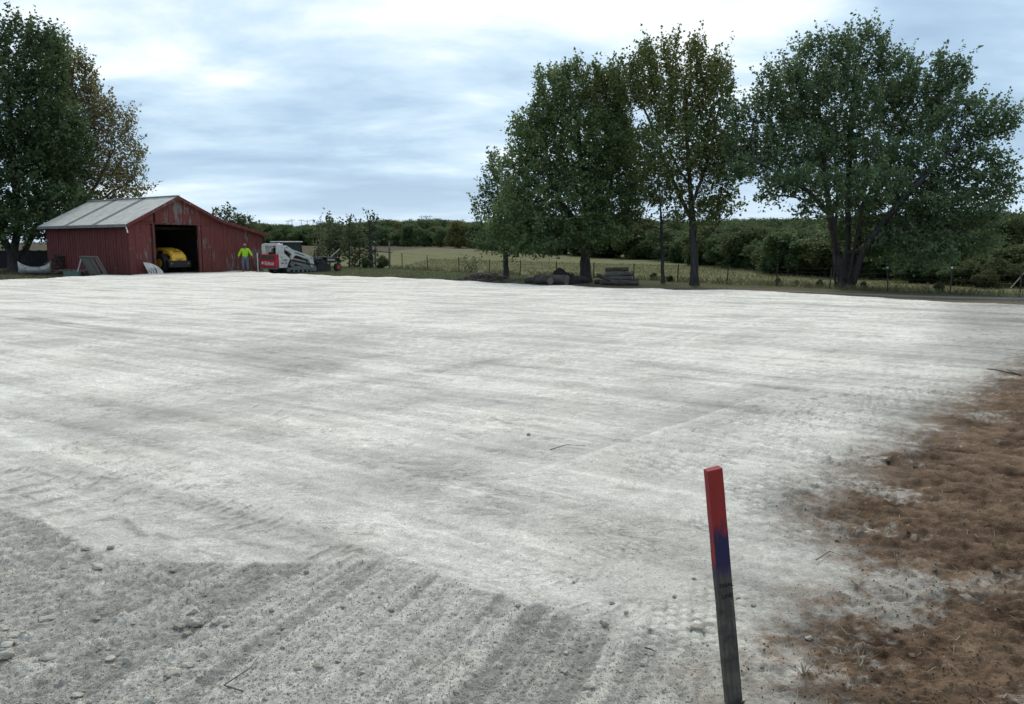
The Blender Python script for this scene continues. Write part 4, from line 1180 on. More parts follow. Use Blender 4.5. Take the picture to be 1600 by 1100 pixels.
BC = at_y(206, 428, 46.0)
B_ROT = R(55)
barn = empty('red_barn', (BC.x, 46.0, -.02), B_ROT)
tag(barn, 'old red barn with peeling paint, grey metal roof and open doorway', 'barn')
BW, LW, BD = 6.0, 9.25, 10.0     # main width, width with the lean-to, depth
RX, RZ = 3.05, 4.62
EZ, KX, KZ, LZ = 3.02, 6.0, 3.26, 2.48
def roof_z(x):
    if x < RX: return EZ + (RZ - EZ) * x / RX
    if x < KX: return RZ + (KZ - RZ) * (x - RX) / (KX - RX)
    return KZ + (LZ - KZ) * (x - KX) / (LW - KX)
rnd = random.Random(21)
# side wall: one board after another, narrow battens over the joints
side = MB().box(.05, .09, .05, BD - .05, 0, EZ - .05).build('side_wall', M_dark, barn)
bm_ = MB().box(-.0, .045, 0, .272, 0, EZ - .02); nb_ = int(BD / .3)
proto_b = None
for i in range(nb_):
    if proto_b is None:
        proto_b = bm_.build('board', M_red_side, side)
    else:
        c = proto_b.copy(); COL.objects.link(c); c.parent = side
        c.location = (rnd.uniform(-.006, .006), i * .3, rnd.uniform(-.03, .02))
batt = None
for i in range(nb_ + 1):
    if batt is None: batt = MB().box(-.022, .0, -.022, .022, .03, EZ - .03).build('batten', M_red_side, side)
    else:
        c = batt.copy(); COL.objects.link(c); c.parent = side; c.location = (rnd.uniform(-.003, .003), i * .3 - .004, rnd.uniform(-.02, .02))
# front wall: boards of the two panels beside the opening, the gable and the lean-to
DX0, DX1, DZ = 1.52, 4.42, 2.86
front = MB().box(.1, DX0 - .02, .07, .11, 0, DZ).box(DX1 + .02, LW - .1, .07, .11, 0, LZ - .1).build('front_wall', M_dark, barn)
x = .03
while x < LW - .05:
    w = min(.31 * rnd.uniform(.9, 1.1), LW - x)
    x1 = x + w - .012
    tops = (roof_z(x) - .06, roof_z(x1) - .06)
    if x1 > DX0 and x < DX1:
        if x < DX0: x1 = min(x1, DX0)
        lo = DZ + .16
        if x < DX0 - .05 or x > DX1 - .05: lo = DZ + .16
    else: lo = rnd.uniform(0, .05)
    zb = lo
    o_ = rnd.uniform(-.008, .008)
    def board(xa, xb, za, name='board'):
        ta, tb = roof_z(xa) - .06, roof_z(xb) - .06
        MB().hexa([(xa, o_, za), (xb, o_, za), (xb, .055, za), (xa, .055, za)], [(xa, o_, ta), (xb, o_, tb), (xb, .055, tb), (xa, .055, ta)]).build(name, M_red, front)
    if lo < 1:
        if x < 6.2: # below the long header board and above it
            MB().box(x, x1, o_, .055, lo, DZ + .06).build('board', M_red, front); board(x, x1, DZ + .165)
        else: board(x, x1, lo)
    else: board(x, x1, lo)
    x += w
MB().box(0, 6.2, -.045, .05, DZ + .06, DZ + .16).build('header_board', M_red, front)
MB().box(DX0 - .10, DX0 + .02, -.04, .09, 0, DZ + .05).build('door_jamb', M_red, front)
MB().box(DX1 - .02, DX1 + .16, -.05, .09, 0, DZ + .05).build('door_jamb', M_red, front)
MB().box(-.05, .10, -.035, .02, 0, EZ - .04).build('corner_board', M_red, front)
MB().box(-.8, 3.1, -.09, -.05, DZ + .10, DZ + .13).build('door_rail', M_red, front).location = (1.0, 0, .02)
# remaining walls and dirt floor keep the inside dark
bk = MB(); bk.prism([(.1, 0), (LW - .1, 0), (LW - .1, LZ - .08), (KX, KZ - .1), (RX, RZ - .1), (.1, EZ - .1)], BD - .1, BD - .03, 'y')
bk.build('back_wall', M_red, barn)
MB().box(LW - .06, LW, .06, BD - .1, 0, LZ - .1).build('end_wall', M_red, barn)
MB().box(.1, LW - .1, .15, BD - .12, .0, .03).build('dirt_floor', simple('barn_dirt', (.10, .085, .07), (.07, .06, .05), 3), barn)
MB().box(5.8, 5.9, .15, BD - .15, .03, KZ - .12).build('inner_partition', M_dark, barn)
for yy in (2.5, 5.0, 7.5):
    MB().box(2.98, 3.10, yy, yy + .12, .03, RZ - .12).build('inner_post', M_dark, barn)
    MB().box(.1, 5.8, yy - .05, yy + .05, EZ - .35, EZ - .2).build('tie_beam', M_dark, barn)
# roof: sheets on the left slope parted by two darker strips
def slope_piece(name, mat, xa, xb, ya, yb, lift, thick, parent=barn):
    za = roof_z(max(0, xa)) + (xa * (RZ - EZ) / RX if xa < 0 else 0) if xa < RX else roof_z(xa)
    zb = roof_z(xb) if xb <= LW else LZ + (LZ - KZ) / (LW - KX) * (xb - LW)
    m = MB().hexa([(xa, ya, za + lift - thick), (xb, ya, zb + lift - thick), (xb, yb, zb + lift - thick), (xa, yb, za + lift - thick)],
                  [(xa, ya, za + lift), (xb, ya, zb + lift), (xb, yb, zb + lift), (xa, yb, za + lift)])
    return m.build(name, mat, parent)
roof = slope_piece('roof', M_trim, -.30, RX, -.28, BD + .28, .01, .06)
cuts = [-.30, 3.05, 3.6, 6.4, 6.95, BD + .30]
for i in range(0, 5, 2):
    ya, yb = cuts[i], cuts[i + 1]; n = int(round((yb - ya) / .8))
    for k in range(n):
        s = slope_piece('roof_sheet', M_roof, -.34, RX + .02, ya + (yb - ya) * k / n + .006, ya + (yb - ya) * (k + 1) / n - .004, .035 + rnd.uniform(0, .008), .02, roof)
for i in (1, 3): slope_piece('roof_strip', M_seam, -.33, RX, cuts[i], cuts[i + 1], .030, .02, roof)
slope_piece('right_roof', M_roof, RX - .02, KX, -.28, BD + .28, .04, .07)
slope_piece('lean_to_roof', M_roof, KX, LW + .35, -.28, BD + .28, .035, .07)
# barge boards along the gable, gutter board along the eave
def barge(xa, xb):
    za = EZ + (RZ - EZ) * xa / RX if xa < RX else roof_z(min(xa, LW)); zb = roof_z(min(xb, LW)) + (0 if xb <= LW else (LZ - KZ) / (LW - KX) * (xb - LW))
    MB().hexa([(xa, -.32, za - .16), (xb, -.32, zb - .16), (xb, -.283, zb - .16), (xa, -.283, za - .16)], [(xa, -.32, za + .025), (xb, -.32, zb + .025), (xb, -.283, zb + .025), (xa, -.283, za + .025)]).build('barge_board', M_red if xa < 6 and xa > 0 else M_red, barn)
barge(-.28, RX); barge(RX + .004, KX); barge(KX + .004, LW + .33)
MB().box(-.38, -.30, -.26, BD + .26, EZ - .30, EZ - .13).build('eave_board', M_trim, barn)
MB().box(RX - .12, RX + .12, -.30, BD + .30, RZ + .03, RZ + .06).build('ridge_cap', M_roof, barn)
MB().tube([(-.3, -.2, EZ - .25), (-.15, -.06, EZ - .45), (-.12, -.05, EZ - .62)], .04, 6).build('downpipe_stub', M_white, barn)
def bp(x, y, z=0.0):
    v = Matrix.Rotation(B_ROT, 3, 'Z') @ Vector((x, y, z)); return Vector((BC.x + v.x, 46.0 + v.y, v.z - .02))

# ------------------------------------------------------------------ yellow roller parked in the doorway
M_yellow = simple('yellow_paint', (0.80, 0.46, 0.04), (0.66, 0.37, 0.035), 3, .45, 40, .05, spec=.5)
M_black = simple('black_steel', (0.018, 0.018, 0.019), (0.035, 0.034, 0.033), 5, .6, 40, .15)
M_rubber = simple('rubber', (0.022, 0.022, 0.023), (0.045, 0.042, 0.040), 7, .9, 50, .3)
M_brown = simple('brown_stripe', (0.20, 0.07, 0.03), (0.16, 0.06, 0.03), 3, .5, 40, .05)
rl = empty('roller', bp(3.42, .55, .02), B_ROT)
rl.scale = (.92, .92, .92)
tag(rl, 'yellow soil roller with black bumper parked in the barn doorway', 'roller')
def hood_profile(w):  # across the machine at one place along it
    return w
secs = [(0.0, .50, .80, 1.02, .40), (.06, .54, .78, 1.22, .44), (.35, .56, .78, 1.44, .46), (.75, .57, .78, 1.58, .46), (1.3, .57, .78, 1.66, .45), (1.9, .57, .78, 1.66, .45)]
hm = MB(); ringn = 0
for (yy, hw, z0, z1, tw) in secs:
    ring = [(-hw, yy, z0), (-hw, yy, z0 + (z1 - z0) * .55), (-(hw + tw) / 2, yy, z1 - .07), (-tw * .8, yy, z1), (tw * .8, yy, z1), ((hw + tw) / 2, yy, z1 - .07), (hw, yy, z0 + (z1 - z0) * .55), (hw, yy, z0)]
    b = len(hm.v); hm.v += ring
    if ringn: hm.f += [[b - 8 + k, b - 7 + k, b + k + 1, b + k] for k in range(7)]
    else: hm.f.append([b + k for k in range(8)][::-1])
    ringn += 1
hm.f.append([len(hm.v) - 8 + k for k in range(8)])
hood = hm.build('hood', M_yellow, rl, bevel=.03, seg=2)
MB().hexa([(-.30, -.012, .87), (.30, -.012, .87), (.30, .06, .87), (-.30, .06, .87)], [(-.34, .045, 1.10), (.34, .045, 1.10), (.34, .12, 1.10), (-.34, .12, 1.10)]).build('rear_grille', M_black, hood, bevel=.02)
MB().box(-.26, .26, .22, .34, 1.372, 1.405).build('top_vent', M_black, hood)
MB().box(-.575, -.545, .20, .55, .90, 1.13).build('side_vent', M_black, hood)
MB().box(-.585, -.56, 1.0, 1.55, 1.15, 1.45).build('side_vent', M_black, hood)
MB().hexa([(-.585, .30, 1.16), (-.55, .30, 1.16), (-.55, 1.5, 1.06), (-.585, 1.5, 1.06)], [(-.58, .34, 1.24), (-.55, .34, 1.24), (-.55, 1.5, 1.22), (-.58, 1.5, 1.22)]).build('side_stripe', M_brown, hood)
MB().box(-.17, .13, -.02, .0, .805, .835).build('name_plate', M_brown, hood)
MB().tube([(0, .42, 1.46), (-.02, .42, 1.62)], .02, 6).build('antenna', M_black, hood)
MB().prism([(-.05, .36), (-.05, .70), (.02, .79), (.6, .79), (.6, .3), (.05, .3)], -.82, .82, 'x').build('bumper', M_black, rl, bevel=.03)
MB().box(-.35, .35, .5, 3.0, .35, .78).build('chassis', M_black, rl)
for sx in (-1, 1):
    tyre = MB().tube([(sx * .50, .95, .62), (sx * .54, .95, .62), (sx * .86, .95, .62), (sx * .90, .95, .62)], [.50, .62, .62, .50], 22).build('tyre', M_rubber, rl)
    MB().disc((sx * .90, .95, .62), (1, 0, 0), .30, .06).build('rim', M_yellow, tyre)
MB().disc((0, 3.6, .68), (1, 0, 0), .68, 1.6, 30).build('drum', simple('drum_steel', (.3, .29, .28), (.2, .19, .18), 5, .5, metal=.7), rl)
MB().box(-.92, -.82, 2.5, 4.3, .55, .85).box(.82, .92, 2.5, 4.3, .55, .85).build('drum_frame', M_yellow, rl)
for sx in (-1, 1):
    MB().disc((sx * .62, -.05, .60), (0, 1, 0), .04, .03, 10).build('tail_lamp', simple('lamp_glass', (.35, .33, .3), (.3, .28, .26), 3, .2), rl)

# weathered white panel leaning beside the doorway
wp = empty('curved_panel', bp(1.12, -.62, -.04), B_ROT + .15)
pts = [(-.42, 0)] + [(-.55 + 1.15 * math.sin(t), .78 * math.cos(t)) for t in np.linspace(0, math.pi / 2, 12)]
pm = MB(); n = len(pts)
for yy in (0, .035): pm.v += [(p[0], yy + .42 * p[1], p[1] * .95) for p in pts]
pm.f = [list(range(n)), list(range(n, 2 * n))[::-1]] + [[i, (i + 1) % n, n + (i + 1) % n, n + i] for i in range(n)]
pn = pm.build('panel', simple('chalky_white', (.62, .59, .57), (.45, .42, .40), 4, .8, 20, .2), wp)
crk = random.Random(4)
for k in range(9):
    x0, z0 = crk.uniform(-.4, .15), crk.uniform(.05, .25); q = [(x0 + crk.uniform(-.07, .07) * s, .42 * (z0 + s * .1) / .95 - .014, z0 + s * .1) for s in range(4)]
    MB().tube(q, [.016, .014, .01, .005], 4).build('twig', M_dark, pn)
tag(wp, 'broken white curved panel leaning on the barn left of the doorway', 'panel')

# ------------------------------------------------------------------ things lying along the barn's side
M_green = simple('faded_green_plastic', (0.075, 0.12, 0.10), (0.10, 0.15, 0.13), 4, .7, 40, .1)
M_alu = simple('dull_aluminium', (0.46, 0.46, 0.44), (0.30, 0.30, 0.285), 3, .5, 20, .1, metal=.35)
def side_at(px, py, back=0.0):
    """ground point seen at a pixel along the barn's left side"""
    v = at_z(px, py, -.06); return Vector((v.x, v.y, tz(v.x, v.y)))
# leaning frame with two panels
fr = empty('wooden_door_frame', bp(-1.0, 1.75, -.06), B_ROT + R(90))
lean = Matrix.Rotation(R(24), 4, 'X') @ Matrix.Identity(4)
def fbox(name, x0, x1, z0, z1, y0, y1, mat):
    sh = Matrix.Shear('XZ', 4, (0.0, 0.0))
    m = MB(); T = Matrix.Rotation(R(-26), 4, 'X') @ Matrix.Rotation(R(0), 4, 'Y')
    m.box(x0, x1, y0, y1, z0, z1, T); return m.build(name, mat, fr)
fbox('rail', -1.0, 1.0, 1.12, 1.24, -.03, .03, M_wood_grey); fbox('rail', -1.0, 1.0, 0, .11, -.03, .03, M_wood_grey)
for xx in (-1.0, -.06, .88): fbox('stile', xx, xx + .12, .113, 1.117, -.028, .028, M_wood_grey)
for xx in (-.878, .062):
    for j in range(3):
        if (xx < 0 and j == 1): continue
        fbox('panel_board', xx + j * .273, xx + j * .273 + .262, .115, 1.115, -.005, .015, simple('pale_board', (.27, .24, .21), (.17, .15, .13), 4, .9, 30, .3, stretch=(5, 5, 1)))
tag(fr, 'weathered wooden panel frame leaning against the side of the barn', 'frame')
# green crate near the corner, green tub further along
def crate(name, px, py, w, d, h, label, cat):
    b = side_at(px, py); r_ = empty(name, b, B_ROT + R(90) + .1)
    m = MB(); m.box(-w/2, w/2, -d/2, d/2, 0, .03)
    m.build('floor', M_green, r_)
    for nm, x0, x1, y0, y1 in (('side', -w/2, w/2, -d/2, -d/2 + .03), ('side', -w/2, w/2, d/2 - .03, d/2), ('side', -w/2, -w/2 + .03, -d/2 + .031, d/2 - .031), ('side', w/2 - .03, w/2, -d/2 + .031, d/2 - .031)):
        MB().box(x0, x1, y0, y1, .031, h).build(nm, M_green, r_, bevel=.008)
    MB().box(-w/2 - .025, w/2 + .025, -d/2 - .025, -d/2 - .002, h - .07, h - .01).build('rim', M_green, r_)
    tag(r_, label, cat); return r_
cr_ = crate('green_box', 194, 429, .75, .6, .46, 'faded green box on the ground by the barn corner', 'box')
MB().box(-.39, .39, -.32, .32, .462, .50).build('lid', M_green, cr_, bevel=.01)
tub = crate('green_tub', 112, 431.5, .72, .5, .32, 'low green tub on the ground beside the scrap pile', 'tub')
b = side_at(117, 430)
o = MB().box(-.035, .035, -.02, .02, 0, 1.0, Matrix.Rotation(R(17), 4, 'Y')).build('board_upright', M_alu); o.location = b + Vector((0, .2, .05)); o.rotation_euler[2] = .3
tag(o, 'single pale board standing up out of the green tub', 'board')
# scrap and split wood piles
def stick_pile(name, px, py, Y, w, d, h, n, r0, ln, mat, label, seed, cat='wood pile', flat=.35):
    b = at_y(px, py, Y); z = tz(b.x, Y); root = empty(name, (b.x, Y, z))
    rn = random.Random(seed); m = MB()
    for i in range(n):
        t = rn.random(); hh = h * (t ** .8); sp = 1 - .75 * t
        x, y = rn.uniform(-w/2, w/2) * sp, rn.uniform(-d/2, d/2) * sp
        a = rn.uniform(0, 6.28); el = rn.uniform(-flat, flat); l = ln * rn.uniform(.4, 1)
        dv = Vector((math.cos(a) * math.cos(el), math.sin(a) * math.cos(el), math.sin(el))) * l / 2
        c = Vector((x, y, max(.04, hh))); r = r0 * rn.uniform(.5, 1.3)
        p0, p1 = c - dv, c + dv; p0.z = max(p0.z, r * .5); p1.z = max(p1.z, r * .5)
        mid = (p0 + p1) / 2 + Vector((rn.uniform(-1, 1), rn.uniform(-1, 1), rn.uniform(-.2, 1))) * l * .06; mid.z = max(mid.z, r)
        m.tube([p0, mid, p1], [r, r * .9, r * .6], 5)
    m.build('sticks', mat, root, smooth=False)
    tag(root, label, cat); return root
M_stick = simple('dead_sticks', (0.105, 0.080, 0.066), (0.20, 0.16, 0.135), 4, .95, 30, .3)
M_scrap = simple('old_reddish_boards', (0.135, 0.075, 0.066), (0.07, 0.05, 0.045), 3, .95, 30, .3)
stick_pile('scrap_pile', 91, 430, 50.3, 1.1, .9, 1.15, 130, .028, .9, M_scrap, 'tall heap of reddish scrap sticks against the barn wall', 1)
stick_pile('scrap_pile', 104, 432, 49.0, 2.3, .8, .22, 60, .035, 1.4, M_stick, 'low spread of boards and sticks in front of the tall scrap heap', 2, flat=.1)
stick_pile('scrap_pile', 140, 430, 47.8, 1.6, .8, .30, 60, .04, 1.0, M_stick, 'low dark scrap heap between the green tub and the leaning frame', 3, flat=.15)
# canoe
cn = empty('canoe', at_y(55, 430, 48.0), R(12)); cn.location.z = tz(cn.location.x, 48.0)
L_ = 2.2; nS = 25; hull = MB(); inner = []
for i in range(nS):
    t = -1 + 2 * i / (nS - 1); hw = .42 * (1 - abs(t) ** 2.6) + .006; sh = .42 + .34 * abs(t) ** 3.2; kl = .02 + .10 * abs(t) ** 4
    x = t * L_ / 2 * .82
    hull.v += [(x, -hw, sh), (x, -hw * 1.0, kl + (sh - kl) * .5), (x, -hw * .6, kl + .03), (x, 0, kl), (x, hw * .6, kl + .03), (x, hw, kl + (sh - kl) * .5), (x, hw, sh)]
    if i: hull.f += [[(i-1)*7+k, (i-1)*7+k+1, i*7+k+1, i*7+k] for k in range(6)]
ho = hull.build('hull', M_alu, cn, smooth=True); sm_ = ho.modifiers.new('skin', 'SOLIDIFY'); sm_.thickness = .012
for s_ in (-1, 1):
    MB().tube([( (-1 + 2*i/24) * L_/2*.82, s_ * (.42 * (1 - abs(-1 + 2*i/24) ** 2.6) + .006), .42 + .34 * abs(-1 + 2*i/24) ** 3.2) for i in range(25)], .018, 6).build('gunwale', M_alu, cn)
for x in (-.35, .35): MB().box(x - .1, x + .1, -.40, .40, .37, .40).build('seat', M_wood_grey, cn)
tag(cn, 'grey metal canoe lying upright on the ground left of the barn', 'canoe')
# dark board fence in the shade behind the canoe
df = empty('board_fence', at_y(20, 420, 60.5)); df.location.z = tz(df.location.x, 60.5)
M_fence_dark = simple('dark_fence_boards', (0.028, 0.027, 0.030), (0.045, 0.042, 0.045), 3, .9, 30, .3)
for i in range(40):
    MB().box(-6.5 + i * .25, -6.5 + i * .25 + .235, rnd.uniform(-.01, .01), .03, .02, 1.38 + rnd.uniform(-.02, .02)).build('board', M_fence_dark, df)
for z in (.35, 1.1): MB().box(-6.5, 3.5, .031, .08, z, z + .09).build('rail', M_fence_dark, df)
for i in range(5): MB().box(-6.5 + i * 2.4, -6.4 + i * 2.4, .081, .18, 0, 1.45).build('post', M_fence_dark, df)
tag(df, 'dark board fence in deep shade under the left trees', 'fence')
# white marker pipe by the barn end
b = at_y(403.5, 423, 51.6); b.z = tz(b.x, 51.6)
o = MB().tube([(0, 0, -.05), (-.02, 0, 1.32)], .035, 8).build('marker_pipe', M_white); o.location = b
tag(o, 'upright white marker pipe in front of the barn end', 'pipe')

# ================================================================== compact track loader
def text_part(name, s, size, mat, parent, M, depth=.004):
    cu = bpy.data.curves.new(name, 'FONT'); cu.body = s; cu.size = size; cu.extrude = depth; cu.align_x = 'CENTER'; cu.align_y = 'CENTER'; cu.offset = size * .012
    to = bpy.data.objects.new(name, cu); COL.objects.link(to)
    bpy.context.view_layer.update()
    me = bpy.data.meshes.new_from_object(to.evaluated_get(bpy.context.evaluated_depsgraph_get()))
    bpy.data.objects.remove(to)
    me.transform(M); me.materials.clear(); me.materials.append(mat)
    return link(bpy.data.objects.new(name, me), parent)
M_mwhite = simple('machine_white', (0.62, 0.61, 0.58), (0.48, 0.465, 0.44), 3.5, .45, 40, .05, spec=.5)
M_mred = simple('machine_red', (0.46, 0.022, 0.035), (0.36, 0.018, 0.03), 3, .4, 40, .05, spec=.5)
M_decal_dark = simple('decal_black', (.03, .03, .032), (.05, .05, .05), 5, .5, 40, 0)
M_decal_red = simple('decal_red', (.40, .03, .04), (.34, .03, .04), 5, .5, 40, 0)
def glass_material():
    m, nt, p = new_mat('cab_glass')
    p.inputs['Base Color'].default_value = (.10, .12, .13, 1); p.inputs['Roughness'].default_value = .05
    p.inputs['Transmission Weight'].default_value = .6; p.inputs['IOR'].default_value = 1.15
    return m
M_glass = glass_material()
M_grey = simple('machine_grey', (0.11, 0.115, 0.115), (0.16, 0.165, 0.16), 4, .6, 30, .15)
M_steel = simple('worn_steel', (0.20, 0.20, 0.195), (0.13, 0.125, 0.12), 5, .5, 30, .2, metal=.5)
c = at_y(456, 424, 52.3)
sk = empty('track_loader', (c.x, 52.3, tz(c.x, 52.3) - .01), R(52))
tag(sk, 'white compact track loader with red rear door parked beside the barn', 'track loader')
bpy.context.view_layer.update()
# rubber tracks: a belt round sprocket, idlers and rollers
def belt(side):
    y0, y1 = (-.96, -.56) if side < 0 else (.56, .96)
    loop = []
    def arc(cx, cz, r, a0, a1, n):
        for i in range(n): a = R(a0 + (a1 - a0) * i / (n - 1)); loop.append((cx + r * math.cos(a), cz + r * math.sin(a)))
    arc(1.12, .27, .26, 60, -90, 9); arc(-.92, .22, .21, -90, -190, 7); arc(-.62, .62, .25, 170, 62, 8)
    inner = []
    n = len(loop); cx = sum(p[0] for p in loop) / n; cz = sum(p[1] for p in loop) / n
    for i in range(n):
        a, b = Vector(loop[i - 1]), Vector(loop[(i + 1) % n]); t = (b - a).normalized(); nn = Vector((t.y, -t.x))
        if nn.dot(Vector((cx, cz)) - Vector(loop[i])) < 0: nn = -nn
        inner.append((loop[i][0] + nn.x * .045, loop[i][1] + nn.y * .045))
    m = MB(); m.v = [(p[0], y0, p[1]) for p in loop] + [(p[0], y1, p[1]) for p in loop] + [(p[0], y0, p[1]) for p in inner] + [(p[0], y1, p[1]) for p in inner]
    for i in range(n):
        j = (i + 1) % n
        m.f += [[i, j, n + j, n + i], [2*n + i, 3*n + i, 3*n + j, 2*n + j], [i, 2*n + i, 2*n + j, j], [n + i, n + j, 3*n + j, 3*n + i]]
    t_ = m.build('track', M_rubber, sk, smooth=False)
    # tread bars
    per = [0]
    for i in range(n): per.append(per[-1] + (Vector(loop[(i + 1) % n]) - Vector(loop[i])).length)
    cnt = 46; tb = MB()
    for k in range(cnt):
        s = per[-1] * k / cnt; i = max(0, min(n - 1, int(np.searchsorted(per, s, 'right')) - 1)); u = (s - per[i]) / max(1e-6, per[i + 1] - per[i])
        a, b = Vector(loop[i]), Vector(loop[(i + 1) % n]); p = a.lerp(b, u); t = (b - a).normalized(); nn = Vector((t.y, -t.x))
        if nn.dot(Vector((cx, cz)) - p) > 0: nn = -nn
        q = [p - t * .03, p + t * .03, p + t * .022 + nn * .03, p - t * .022 + nn * .03]
        tb.prism([(z.x, z.y) for z in q], y0 + .01, y1 - .01, 'y')
    tb.build('tread_bars', M_rubber, t_)
    yo = y0 - .01 if side < 0 else y1 + .01; ym = (y0 + y1) / 2
    spr = MB().disc((-.62, ym, .62), (0, 1, 0), .19, .30, 20).build('sprocket', M_grey, t_)
    for (x, z, r) in ((1.12, .27, .20), (-.92, .22, .15), (-.5, .13, .085), (-.15, .13, .085), (.2, .13, .085), (.55, .13, .085), (.85, .14, .085)):
        MB().disc((x, ym, z), (0, 1, 0), r, .34, 18).build('wheel', M_grey, t_)
    MB().prism([(-.95, .22), (-.6, .42), (.3, .46), (1.1, .34), (1.1, .22), (.8, .19), (-.6, .19)], ym - .14, ym + .14, 'y').build('track_frame', M_grey, t_, bevel=.02)
for s_ in (-1, 1): belt(s_)
# body
MB().prism([(-1.45, .32), (-1.45, 1.05), (-.6, 1.12), (.2, .85), (1.05, .62), (1.05, .28)], -.54, .54, 'y').build('chassis', M_grey, sk, bevel=.02)
for s_ in (-1, 1):
    a, b = (.56 * s_, .95 * s_) if s_ > 0 else (-.95, -.56)
    MB().prism([(-1.60, .34), (-1.60, 1.84), (-1.30, 1.88), (-1.20, 1.62), (-1.22, 1.28), (-.78, .92), (-.98, .55), (-1.02, .34)], a, b, 'y').build('rear_upright', M_mwhite, sk, bevel=.03)
    ya, yb = ((-.93, -.72) if s_ < 0 else (.72, .93))
    arm = MB().prism([(-1.12, 1.48), (-1.18, 1.72), (-1.02, 1.76), (-.55, 1.50), (.95, 1.04), (1.04, .96), (1.14, .42), (1.06, .30), (.90, .32), (.80, .62), (.74, .84), (-.30, 1.14), (-.46, 1.06), (-.60, .82), (-.72, .84), (-.62, 1.20), (-.9, 1.40)], ya, yb, 'y').build('lift_arm', M_mwhite, sk, bevel=.02)
    yo = ya - .004 if s_ < 0 else yb + .004
    MB().prism([(-.42, 1.30), (.35, 1.075), (.35, 1.13), (-.38, 1.35)], yo - .003, yo + .003, 'y').build('arm_lettering_band', M_decal_dark, arm)
    for (x, z) in ((.88, .95), (-1.02, 1.64), (1.02, .42)): MB().disc((x, (ya + yb) / 2, z), (0, 1, 0), .045, .25, 12).build('pivot_pin', M_steel, arm)
    MB().tube([(-1.0, s_ * .66, .95), (-.1, s_ * .66, 1.08)], .05, 10).build('lift_cylinder', M_steel, sk)
    MB().prism([(-.46, .98), (.60, .76), (.70, .60), (.95, .46), (.98, .36), (.35, .44), (-.35, .60), (-.55, .84)], (s_ * .60 if s_ > 0 else -.71), (.71 if s_ > 0 else -.60), 'y').build('side_panel', M_mwhite, sk, bevel=.02)
    MB().prism([(-.34, 1.06), (.45, .86), (.56, .76), (-.36, .80)], (s_ * .60 if s_ > 0 else -.70), (.70 if s_ > 0 else -.60), 'y').build('side_opening', M_black, sk)
    MB().prism([(-.30, .98), (.12, .91), (.20, .86), (-.20, .89)], (.702 if s_ > 0 else -.708), (.708 if s_ > 0 else -.702), 'y').build('red_decal', M_decal_red, sk)
# arms' rear loop
for s_ in (-1, 1): MB().tube([(-1.52, s_ * .80, 1.25), (-1.56, s_ * .78, 1.80), (-1.42, s_ * .74, 1.86)], .075, 8).build('loop_post', M_mwhite, sk)
MB().box(-1.62, -1.42, -.78, .78, 1.74, 1.90).build('cross_tube', M_mwhite, sk, bevel=.04)
for s_ in (-1, 1): MB().tube([(-1.30, s_ * .5, 1.2), (-1.2, s_ * .5, 1.55), (-.8, s_ * .5, 1.7)], .06, 8).build('tilt_link', M_mwhite, sk)
MB().box(-1.40, -.95, -.50, .50, 1.08, 1.34).build('engine_cover', M_black, sk, bevel=.03)
# rear door
dr = MB().box(-1.78, -1.60, -.86, .86, .36, 1.20).build('rear_door', M_mred, sk, bevel=.035)
MB().box(-1.800, -1.783, -.66, .66, .90, 1.13).build('rear_grille', M_black, dr)
for k in range(4): MB().box(-1.812, -1.802, -.64, .64, .915 + k * .055, .930 + k * .055).build('grille_bar', M_grey, dr)
for s_ in (-1, 1): MB().box(-1.815, -1.803, s_ * .70 - .05, s_ * .70 + .05, .93, 1.08).build('tail_lamp', M_decal_red, dr)
MB().box(-1.83, -1.60, -.86, .86, .26, .345).build('rear_bumper', M_grey, sk, bevel=.015)
Mt = Matrix.Translation((-1.785, -.10, .63)) @ Matrix.Rotation(R(-90), 4, 'Z') @ Matrix.Rotation(R(90), 4, 'X')
text_part('lettering', 'Bobcat', .36, M_mwhite, dr, Mt)
lg = MB(); lg.prism([(-.09, -.09), (.09, -.09), (.09, .09), (-.02, .09), (-.09, .03)], -.004, .004, 'y', Matrix.Translation((-1.785, .62, .66)) @ Matrix.Rotation(R(-90), 4, 'Z')).build('logo_mark', M_mwhite, dr)
Ms = Matrix.Translation((-1.22, -.955, .83)) @ Matrix.Rotation(R(90), 4, 'X')
text_part('lettering', 'T595', .17, M_decal_dark, sk, Ms)
MB().prism([(-1.50, .60), (-1.28, .62), (-1.30, .68), (-1.44, .69)], -.958, -.952, 'y').build('logo_mark', M_decal_red, sk)
text_part('lettering', '595', .11, M_decal_dark, sk, Matrix.Translation((-1.12, -.955, .645)) @ Matrix.Rotation(R(90), 4, 'X'))
MB().prism([(-1.50, 1.00), (-1.42, .98), (-1.42, 1.05), (-1.49, 1.06)], -.958, -.952, 'y').build('warning_mark', M_decal_dark, sk)
# cab
cb = MB()
for (x0, z0, x1, z1) in ((-1.0, 1.12, -.98, 1.95), (.52, .85, .42, 1.95)):
    for s_ in (-1, 1): cb.tube([(x0, s_ * .50, z0), (x1, s_ * .50, z1)], .04, 6)
for s_ in (-1, 1):
    cb.tube([(-.98, s_ * .50, 1.95), (.42, s_ * .50, 1.95)], .04, 6); cb.tube([(-1.0, s_ * .50, 1.15), (.5, s_ * .50, .88)], .03, 6); cb.tube([(-.25, s_ * .50, 1.0), (-.30, s_ * .50, 1.95)], .03, 6)
cab = cb.build('cab_frame', M_black, sk)
MB().box(-1.20, .52, -.58, .58, 1.97, 2.04).build('cab_roof', M_mwhite, cab, bevel=.02)
for s_ in (-1, 1):
    MB().prism([(-.95, 1.18), (-.95, 1.92), (.40, 1.92), (.48, .92)], s_ * .495 - .004, s_ * .495 + .004, 'y').build('side_window', M_glass, cab)
